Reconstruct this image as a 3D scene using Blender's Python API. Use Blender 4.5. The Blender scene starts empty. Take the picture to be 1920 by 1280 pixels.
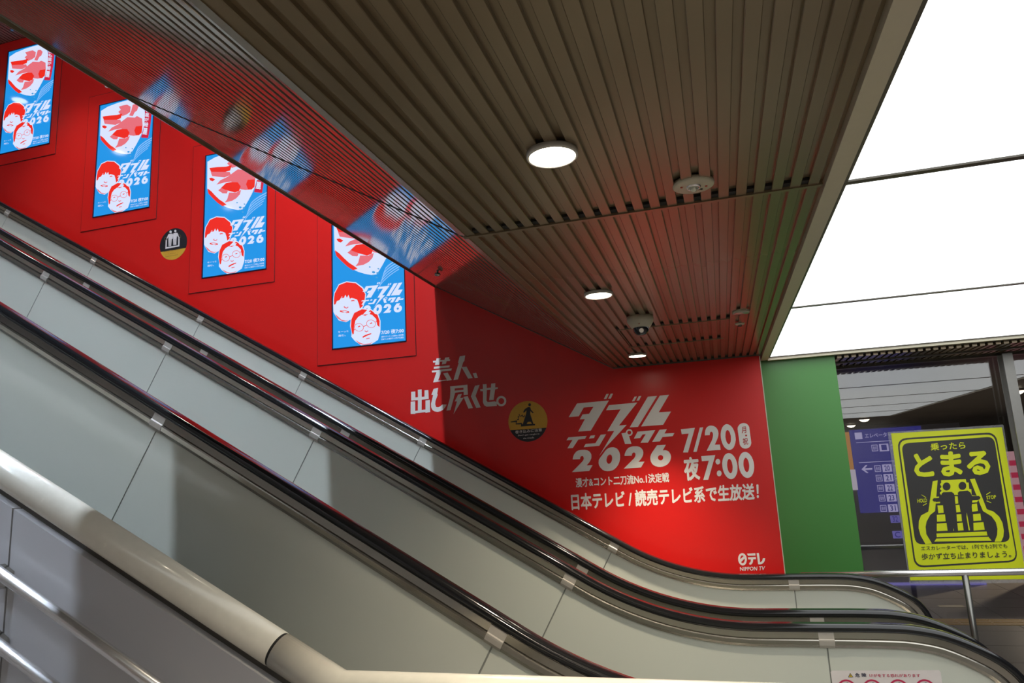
import bpy, bmesh, math, random
from mathutils import Vector, Matrix

scene = bpy.context.scene
# ---------------------------------------------------------------- camera, world, exposure
cam = bpy.data.cameras.new('camera'); cam.sensor_width = 36; cam.lens = 24.88; cam.clip_start = .02; cam.clip_end = 200
co = bpy.data.objects.new('camera', cam); scene.collection.objects.link(co)
co.matrix_world = Matrix(((.958195, .100800, .267770, 0), (.281456, -.163886, -.945475, 0), (-.051420, .981316, -.185406, 0), (0, 0, 0, 1)))
scene.camera = co
w = bpy.data.worlds.new('dim_station_ambient'); scene.world = w; w.use_nodes = True
w.node_tree.nodes['Background'].inputs['Color'].default_value = (.55, .58, .65, 1)
w.node_tree.nodes['Background'].inputs['Strength'].default_value = .03
vs = scene.view_settings
vs.view_transform = 'Standard'; vs.look = 'None'; vs.exposure = 0.0; vs.gamma = 1.0; vs.use_curve_mapping = False
# lamp levels
LUMINOUS = 2.1     # glowing ceiling panels
DOWN = 100.0         # round downlights of the slatted ceiling (W)
UPPER = 160.0      # round downlights of the upper ceiling (W)
STRIP = 215.0       # strip light above the escalators
SCREEN_GAIN = 1.0

# ---------------------------------------------------------------- traced outlines (metres, wall plane x/z)
TITLE=[[[[-1.09,0.548],[-0.828,0.552],[-0.993,0.321],[-1.097,0.32],[-1.034,0.417],[-1.076,0.417],[-1.051,0.456],[-0.997,0.457],[-0.957,0.511],[-1.037,0.511],[-1.083,0.443],[-1.167,0.442]]],[[[-0.844,0.606],[-0.824,0.606],[-0.847,0.566],[-0.869,0.566]]],[[[-0.81,0.605],[-0.79,0.605],[-0.811,0.566],[-0.833,0.567]]],[[[-0.831,0.514],[-0.603,0.518],[-0.763,0.346],[-0.701,0.347],[-0.886,0.177],[-0.941,0.114],[-0.804,0.306],[-0.86,0.307],[-0.74,0.474],[-0.857,0.475]]],[[[-0.621,0.566],[-0.602,0.567],[-0.625,0.53],[-0.645,0.53]]],[[[-0.588,0.567],[-0.567,0.568],[-0.588,0.533],[-0.608,0.533]]],[[[-0.516,0.558],[-0.444,0.558],[-0.614,0.325],[-0.68,0.325]]],[[[-0.422,0.558],[-0.35,0.56],[-0.442,0.428],[-0.347,0.427],[-0.417,0.328],[-0.589,0.327]]],[[[-1.18,0.279],[-1.03,0.281],[-1.045,0.258],[-1.1,0.256],[-1.15,0.191],[-1.195,0.191],[-1.147,0.257],[-1.198,0.256]]],[[[-0.997,0.281],[-0.961,0.282],[-0.971,0.26],[-1.013,0.258]]],[[[-0.915,0.283],[-0.871,0.284],[-0.933,0.196],[-1.06,0.192],[-1.042,0.218],[-0.963,0.218]]],[[[-0.748,0.283],[-0.713,0.287],[-0.708,0.271],[-0.699,0.261],[-0.69,0.257],[-0.676,0.196],[-0.727,0.198]]],[[[-0.659,0.283],[-0.661,0.275],[-0.665,0.268],[-0.672,0.262],[-0.68,0.259],[-0.688,0.258],[-0.696,0.26],[-0.703,0.264],[-0.709,0.271],[-0.712,0.278],[-0.713,0.287],[-0.711,0.295],[-0.706,0.302],[-0.7,0.308],[-0.692,0.311],[-0.684,0.312],[-0.675,0.31],[-0.668,0.306],[-0.663,0.299],[-0.66,0.291]],[[-0.671,0.284],[-0.672,0.278],[-0.676,0.274],[-0.681,0.271],[-0.687,0.27],[-0.693,0.272],[-0.697,0.275],[-0.7,0.28],[-0.701,0.286],[-0.699,0.292],[-0.696,0.296],[-0.691,0.299],[-0.685,0.3],[-0.679,0.298],[-0.674,0.295],[-0.671,0.29]]],[[[-0.62,0.288],[-0.481,0.291],[-0.547,0.197],[-0.605,0.199],[-0.558,0.264],[-0.583,0.263],[-0.604,0.237],[-0.654,0.235]]],[[[-0.448,0.291],[-0.392,0.292],[-0.413,0.259],[-0.336,0.259],[-0.352,0.235],[-0.431,0.233],[-0.454,0.201],[-0.513,0.201]]],[[[-1.157,0.1],[-1.153,0.117],[-1.145,0.136],[-1.132,0.152],[-1.12,0.163],[-1.105,0.169],[-1.087,0.172],[-1.07,0.172],[-1.05,0.171],[-1.033,0.166],[-1.019,0.158],[-1.009,0.146],[-1.003,0.133],[-1.002,0.119],[-1.004,0.103],[-1.012,0.086],[-1.025,0.068],[-1.047,0.047],[-0.998,0.047],[-1.029,0.002],[-1.17,0],[-1.083,0.076],[-1.071,0.089],[-1.066,0.102],[-1.068,0.117],[-1.073,0.122],[-1.08,0.123],[-1.088,0.12],[-1.094,0.113],[-1.097,0.099]]],[[[-0.945,0.085],[-0.931,0.104],[-0.912,0.125],[-0.893,0.148],[-0.875,0.165],[-0.857,0.175],[-0.84,0.178],[-0.822,0.178],[-0.806,0.173],[-0.793,0.165],[-0.783,0.151],[-0.776,0.134],[-0.773,0.115],[-0.774,0.095],[-0.777,0.076],[-0.785,0.055],[-0.794,0.038],[-0.808,0.021],[-0.825,0.006],[-0.844,-0.003],[-0.866,-0.007],[-0.885,-0.007],[-0.905,-0.003],[-0.922,0.007],[-0.937,0.024],[-0.946,0.041],[-0.949,0.06]],[[-0.838,0.085],[-0.841,0.074],[-0.846,0.064],[-0.853,0.056],[-0.86,0.051],[-0.867,0.05],[-0.874,0.052],[-0.879,0.058],[-0.883,0.066],[-0.884,0.076],[-0.883,0.087],[-0.879,0.099],[-0.874,0.109],[-0.868,0.116],[-0.86,0.121],[-0.853,0.122],[-0.846,0.12],[-0.841,0.115],[-0.838,0.106],[-0.837,0.096]]],[[[-0.739,0.104],[-0.735,0.12],[-0.726,0.139],[-0.714,0.155],[-0.702,0.166],[-0.687,0.171],[-0.67,0.175],[-0.653,0.175],[-0.634,0.174],[-0.618,0.169],[-0.605,0.161],[-0.596,0.149],[-0.59,0.137],[-0.589,0.123],[-0.592,0.106],[-0.6,0.09],[-0.612,0.073],[-0.633,0.052],[-0.586,0.052],[-0.617,0.008],[-0.752,0.006],[-0.667,0.08],[-0.656,0.093],[-0.651,0.106],[-0.652,0.121],[-0.658,0.126],[-0.664,0.127],[-0.672,0.124],[-0.678,0.117],[-0.681,0.103]]],[[[-0.478,0.172],[-0.41,0.172],[-0.438,0.13],[-0.419,0.131],[-0.406,0.127],[-0.393,0.119],[-0.385,0.106],[-0.38,0.092],[-0.379,0.077],[-0.383,0.061],[-0.39,0.045],[-0.401,0.031],[-0.415,0.019],[-0.432,0.011],[-0.449,0.006],[-0.468,0.004],[-0.484,0.006],[-0.503,0.012],[-0.519,0.021],[-0.53,0.034],[-0.537,0.051],[-0.539,0.068],[-0.537,0.087],[-0.531,0.103],[-0.523,0.116]],[[-0.439,0.074],[-0.441,0.067],[-0.445,0.061],[-0.451,0.056],[-0.458,0.054],[-0.465,0.055],[-0.471,0.057],[-0.476,0.062],[-0.479,0.069],[-0.48,0.076],[-0.478,0.083],[-0.474,0.089],[-0.468,0.093],[-0.461,0.095],[-0.454,0.095],[-0.447,0.092],[-0.442,0.087],[-0.439,0.081]]]]
DATE=[[[[-0.285,0.284],[-0.178,0.288],[-0.248,0.103],[-0.285,0.105],[-0.229,0.247],[-0.282,0.246]]],[[[-0.141,0.287],[-0.116,0.288],[-0.182,0.105],[-0.207,0.105]]],[[[-0.109,0.225],[-0.107,0.243],[-0.103,0.26],[-0.097,0.274],[-0.088,0.286],[-0.077,0.293],[-0.065,0.297],[-0.052,0.296],[-0.039,0.293],[-0.026,0.285],[-0.017,0.275],[-0.01,0.261],[-0.007,0.245],[-0.007,0.231],[-0.01,0.216],[-0.016,0.2],[-0.025,0.182],[-0.043,0.15],[-0.005,0.149],[-0.004,0.109],[-0.108,0.107],[-0.06,0.186],[-0.052,0.207],[-0.048,0.223],[-0.048,0.235],[-0.051,0.245],[-0.057,0.25],[-0.064,0.249],[-0.069,0.243],[-0.073,0.225]]],[[[0.115,0.198],[0.114,0.176],[0.109,0.156],[0.102,0.138],[0.094,0.123],[0.083,0.112],[0.072,0.106],[0.06,0.104],[0.048,0.107],[0.037,0.115],[0.026,0.127],[0.018,0.143],[0.012,0.162],[0.008,0.183],[0.007,0.205],[0.008,0.227],[0.013,0.247],[0.019,0.265],[0.028,0.28],[0.038,0.291],[0.05,0.298],[0.062,0.3],[0.074,0.296],[0.086,0.288],[0.096,0.276],[0.104,0.26],[0.11,0.241],[0.114,0.22]],[[0.081,0.2],[0.08,0.188],[0.079,0.177],[0.076,0.167],[0.073,0.159],[0.069,0.153],[0.065,0.149],[0.06,0.148],[0.056,0.15],[0.052,0.154],[0.048,0.16],[0.045,0.169],[0.043,0.179],[0.042,0.191],[0.041,0.203],[0.042,0.214],[0.044,0.226],[0.046,0.236],[0.049,0.244],[0.053,0.25],[0.058,0.254],[0.062,0.255],[0.066,0.253],[0.07,0.249],[0.074,0.242],[0.077,0.234],[0.079,0.223],[0.081,0.212]]],[[[0.222,0.252],[0.222,0.265],[0.218,0.277],[0.211,0.287],[0.202,0.295],[0.19,0.299],[0.178,0.3],[0.166,0.297],[0.155,0.291],[0.146,0.282],[0.139,0.271],[0.136,0.258],[0.139,0.154],[0.139,0.142],[0.143,0.13],[0.15,0.12],[0.159,0.112],[0.171,0.108],[0.183,0.107],[0.195,0.11],[0.206,0.116],[0.215,0.125],[0.221,0.137],[0.224,0.149]]],[[[-0.152,0.069],[-0.047,0.072],[-0.117,-0.11],[-0.154,-0.11],[-0.099,0.032],[-0.151,0.031]]],[[[-0.016,0.02],[-0.017,0.016],[-0.018,0.011],[-0.021,0.007],[-0.024,0.004],[-0.028,0.002],[-0.031,0.001],[-0.035,0],[-0.039,0.001],[-0.043,0.003],[-0.046,0.005],[-0.048,0.009],[-0.05,0.013],[-0.051,0.018],[-0.051,0.022],[-0.05,0.027],[-0.048,0.031],[-0.045,0.035],[-0.042,0.038],[-0.039,0.041],[-0.035,0.042],[-0.031,0.043],[-0.027,0.042],[-0.024,0.04],[-0.021,0.037],[-0.018,0.034],[-0.017,0.03],[-0.016,0.025]]],[[[-0.015,-0.068],[-0.016,-0.073],[-0.018,-0.077],[-0.02,-0.081],[-0.024,-0.085],[-0.027,-0.087],[-0.031,-0.088],[-0.035,-0.089],[-0.039,-0.088],[-0.042,-0.086],[-0.045,-0.084],[-0.048,-0.08],[-0.049,-0.076],[-0.05,-0.071],[-0.05,-0.066],[-0.049,-0.061],[-0.047,-0.057],[-0.045,-0.053],[-0.042,-0.049],[-0.038,-0.047],[-0.034,-0.045],[-0.03,-0.045],[-0.026,-0.046],[-0.023,-0.048],[-0.02,-0.051],[-0.018,-0.054],[-0.016,-0.058],[-0.015,-0.063]]],[[[0.106,-0.019],[0.104,-0.041],[0.1,-0.061],[0.093,-0.079],[0.084,-0.094],[0.074,-0.105],[0.062,-0.112],[0.05,-0.114],[0.038,-0.111],[0.026,-0.103],[0.016,-0.091],[0.007,-0.075],[0.001,-0.056],[-0.003,-0.035],[-0.004,-0.014],[-0.003,0.008],[0.002,0.029],[0.009,0.047],[0.018,0.062],[0.028,0.073],[0.04,0.079],[0.052,0.081],[0.065,0.078],[0.076,0.07],[0.086,0.058],[0.095,0.042],[0.101,0.023],[0.105,0.002]],[[0.071,-0.018],[0.07,-0.029],[0.068,-0.041],[0.066,-0.051],[0.063,-0.059],[0.059,-0.065],[0.055,-0.069],[0.05,-0.07],[0.046,-0.068],[0.042,-0.064],[0.038,-0.058],[0.035,-0.049],[0.033,-0.039],[0.032,-0.027],[0.031,-0.015],[0.032,-0.004],[0.034,0.008],[0.036,0.018],[0.04,0.026],[0.043,0.032],[0.048,0.036],[0.052,0.037],[0.056,0.035],[0.06,0.031],[0.064,0.025],[0.067,0.016],[0.069,0.006],[0.07,-0.006]]],[[[0.226,-0.017],[0.224,-0.039],[0.22,-0.059],[0.213,-0.077],[0.204,-0.092],[0.193,-0.103],[0.181,-0.109],[0.169,-0.111],[0.157,-0.108],[0.145,-0.101],[0.135,-0.088],[0.126,-0.073],[0.12,-0.054],[0.116,-0.033],[0.115,-0.011],[0.116,0.01],[0.121,0.031],[0.128,0.049],[0.137,0.064],[0.147,0.075],[0.159,0.081],[0.172,0.083],[0.184,0.08],[0.196,0.072],[0.206,0.06],[0.215,0.044],[0.221,0.025],[0.225,0.004]],[[0.191,-0.015],[0.19,-0.027],[0.188,-0.038],[0.185,-0.048],[0.182,-0.057],[0.178,-0.063],[0.174,-0.066],[0.169,-0.068],[0.165,-0.066],[0.161,-0.062],[0.157,-0.055],[0.154,-0.047],[0.152,-0.036],[0.15,-0.025],[0.15,-0.013],[0.151,-0.002],[0.153,0.01],[0.155,0.02],[0.159,0.028],[0.163,0.034],[0.167,0.038],[0.171,0.039],[0.176,0.037],[0.18,0.033],[0.184,0.026],[0.187,0.018],[0.189,0.008],[0.19,-0.004]]]]
LOGO=[[[[0.101,-0.698],[0.099,-0.708],[0.096,-0.717],[0.092,-0.726],[0.087,-0.733],[0.081,-0.738],[0.074,-0.741],[0.067,-0.742],[0.06,-0.741],[0.054,-0.737],[0.048,-0.732],[0.044,-0.725],[0.041,-0.717],[0.039,-0.707],[0.039,-0.697],[0.04,-0.688],[0.043,-0.678],[0.047,-0.67],[0.052,-0.663],[0.059,-0.658],[0.065,-0.655],[0.072,-0.654],[0.079,-0.655],[0.085,-0.658],[0.091,-0.664],[0.095,-0.671],[0.099,-0.679],[0.1,-0.689]],[[0.085,-0.698],[0.085,-0.704],[0.083,-0.71],[0.081,-0.716],[0.078,-0.72],[0.075,-0.723],[0.071,-0.725],[0.068,-0.726],[0.065,-0.725],[0.061,-0.723],[0.059,-0.72],[0.056,-0.715],[0.055,-0.71],[0.054,-0.704],[0.054,-0.698],[0.055,-0.691],[0.056,-0.685],[0.058,-0.68],[0.061,-0.676],[0.064,-0.672],[0.068,-0.67],[0.071,-0.67],[0.075,-0.671],[0.078,-0.673],[0.081,-0.676],[0.083,-0.681],[0.084,-0.686],[0.085,-0.692]]],[[[0.053,-0.699],[0.083,-0.673],[0.087,-0.691],[0.057,-0.718]]],[[[0.106,-0.658],[0.165,-0.656],[0.164,-0.673],[0.111,-0.673]]],[[[0.109,-0.685],[0.165,-0.683],[0.164,-0.699],[0.145,-0.699],[0.143,-0.709],[0.141,-0.718],[0.136,-0.727],[0.131,-0.733],[0.124,-0.737],[0.114,-0.736],[0.114,-0.724],[0.12,-0.722],[0.124,-0.718],[0.127,-0.71],[0.128,-0.699],[0.111,-0.7]]],[[[0.174,-0.656],[0.19,-0.655],[0.191,-0.721],[0.198,-0.719],[0.202,-0.715],[0.208,-0.708],[0.213,-0.693],[0.229,-0.694],[0.227,-0.705],[0.222,-0.715],[0.216,-0.723],[0.208,-0.73],[0.198,-0.735],[0.188,-0.736],[0.176,-0.735]]]]
SLOGAN=[[[[-2.342,1.02],[-2.312,1.019],[-2.308,1.038],[-2.269,1.037],[-2.274,1.019],[-2.234,1.018],[-2.227,1.037],[-2.189,1.038],[-2.19,1.02],[-2.181,1.019],[-2.183,1.004],[-2.214,1.005],[-2.222,0.982],[-2.26,0.981],[-2.253,1.004],[-2.279,1.005],[-2.285,0.98],[-2.324,0.981],[-2.319,1.004],[-2.341,1.003]]],[[[-2.334,0.967],[-2.187,0.965],[-2.19,0.948],[-2.338,0.948]]],[[[-2.355,0.934],[-2.168,0.937],[-2.174,0.918],[-2.266,0.918],[-2.3,0.842],[-2.218,0.843],[-2.25,0.9],[-2.208,0.903],[-2.172,0.835],[-2.216,0.832],[-2.222,0.836],[-2.302,0.832],[-2.348,0.829],[-2.312,0.917],[-2.354,0.917]]],[[[-2.092,1.035],[-2.041,1.039],[-2.05,0.992],[-2.062,0.98],[-2.116,0.836],[-2.157,0.834],[-2.103,0.979],[-2.11,0.98]]],[[[-2.079,0.94],[-2.033,0.94],[-1.981,0.836],[-2.022,0.834]]],[[[-1.979,0.876],[-1.947,0.878],[-1.934,0.835],[-1.963,0.834]]],[[[-2.557,0.764],[-2.517,0.764],[-2.518,0.712],[-2.494,0.712],[-2.493,0.778],[-2.457,0.778],[-2.458,0.712],[-2.432,0.712],[-2.43,0.767],[-2.394,0.766],[-2.393,0.689],[-2.459,0.686],[-2.462,0.599],[-2.426,0.599],[-2.424,0.678],[-2.382,0.68],[-2.383,0.574],[-2.427,0.57],[-2.427,0.577],[-2.524,0.573],[-2.524,0.568],[-2.567,0.571],[-2.564,0.678],[-2.521,0.678],[-2.523,0.594],[-2.498,0.595],[-2.495,0.686],[-2.559,0.687]]],[[[-2.344,0.773],[-2.301,0.778],[-2.312,0.728],[-2.308,0.717],[-2.33,0.667],[-2.334,0.637],[-2.326,0.613],[-2.307,0.609],[-2.288,0.616],[-2.267,0.631],[-2.228,0.627],[-2.243,0.604],[-2.262,0.585],[-2.285,0.574],[-2.313,0.57],[-2.341,0.576],[-2.361,0.589],[-2.372,0.614],[-2.373,0.644],[-2.35,0.721],[-2.367,0.722]]],[[[-2.19,0.781],[-2.031,0.783],[-2.031,0.697],[-2.069,0.696],[-2.068,0.724],[-2.146,0.723],[-2.195,0.576],[-2.232,0.575],[-2.195,0.682],[-2.189,0.742]],[[-2.149,0.76],[-2.068,0.76],[-2.069,0.741],[-2.15,0.741]]],[[[-2.119,0.706],[-2.085,0.708],[-2.102,0.673],[-2.07,0.674],[-2.168,0.54],[-2.133,0.647],[-2.153,0.648]]],[[[-2.071,0.681],[-2.033,0.685],[-1.99,0.579],[-2.031,0.577]]],[[[-1.963,0.768],[-1.921,0.772],[-1.962,0.681],[-1.92,0.579],[-1.961,0.578],[-2.004,0.68]]],[[[-1.893,0.774],[-1.859,0.773],[-1.859,0.739],[-1.821,0.74],[-1.817,0.774],[-1.78,0.774],[-1.783,0.739],[-1.759,0.738],[-1.762,0.724],[-1.784,0.722],[-1.802,0.634],[-1.842,0.634],[-1.826,0.721],[-1.858,0.721],[-1.866,0.634],[-1.856,0.619],[-1.793,0.62],[-1.776,0.613],[-1.776,0.581],[-1.866,0.581],[-1.888,0.594],[-1.898,0.62],[-1.894,0.715],[-1.916,0.717],[-1.918,0.735],[-1.893,0.735]]],[[[-1.691,0.615],[-1.693,0.605],[-1.696,0.596],[-1.702,0.588],[-1.709,0.582],[-1.718,0.577],[-1.727,0.575],[-1.737,0.575],[-1.747,0.576],[-1.756,0.58],[-1.764,0.586],[-1.771,0.594],[-1.776,0.602],[-1.778,0.612],[-1.779,0.622],[-1.777,0.631],[-1.774,0.64],[-1.768,0.648],[-1.761,0.655],[-1.752,0.659],[-1.742,0.662],[-1.733,0.662],[-1.723,0.66],[-1.714,0.656],[-1.706,0.65],[-1.699,0.643],[-1.694,0.634],[-1.692,0.625]],[[-1.709,0.616],[-1.71,0.611],[-1.712,0.606],[-1.716,0.601],[-1.72,0.597],[-1.725,0.595],[-1.73,0.593],[-1.736,0.593],[-1.742,0.594],[-1.747,0.596],[-1.752,0.6],[-1.756,0.604],[-1.758,0.609],[-1.76,0.615],[-1.76,0.62],[-1.76,0.626],[-1.757,0.631],[-1.754,0.636],[-1.75,0.639],[-1.745,0.642],[-1.739,0.643],[-1.734,0.644],[-1.728,0.642],[-1.723,0.64],[-1.718,0.637],[-1.714,0.632],[-1.711,0.627],[-1.71,0.622]]]]
TEXTQ={'sub':[[-1.146,-0.123],[-0.409,-0.115],[-0.406,-0.041],[-1.145,-0.048]],'main':[[-1.192,-0.3],[0.234,-0.271],[0.243,-0.15],[-1.192,-0.169]],'yoru':[[-0.291,-0.113],[-0.175,-0.107],[-0.172,0.071],[-0.291,0.068]],'tsuki':[[0.163,0.222],[0.196,0.224],[0.198,0.273],[0.165,0.271]],'shuku':[[0.164,0.134],[0.201,0.137],[0.202,0.188],[0.164,0.185]],'ntv':[[0.045,-0.781],[0.215,-0.778],[0.223,-0.749],[0.045,-0.753]],'i':[[-6.179,4.444],[-5.97,4.436],[-5.969,4.609],[-6.179,4.623]]}
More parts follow.
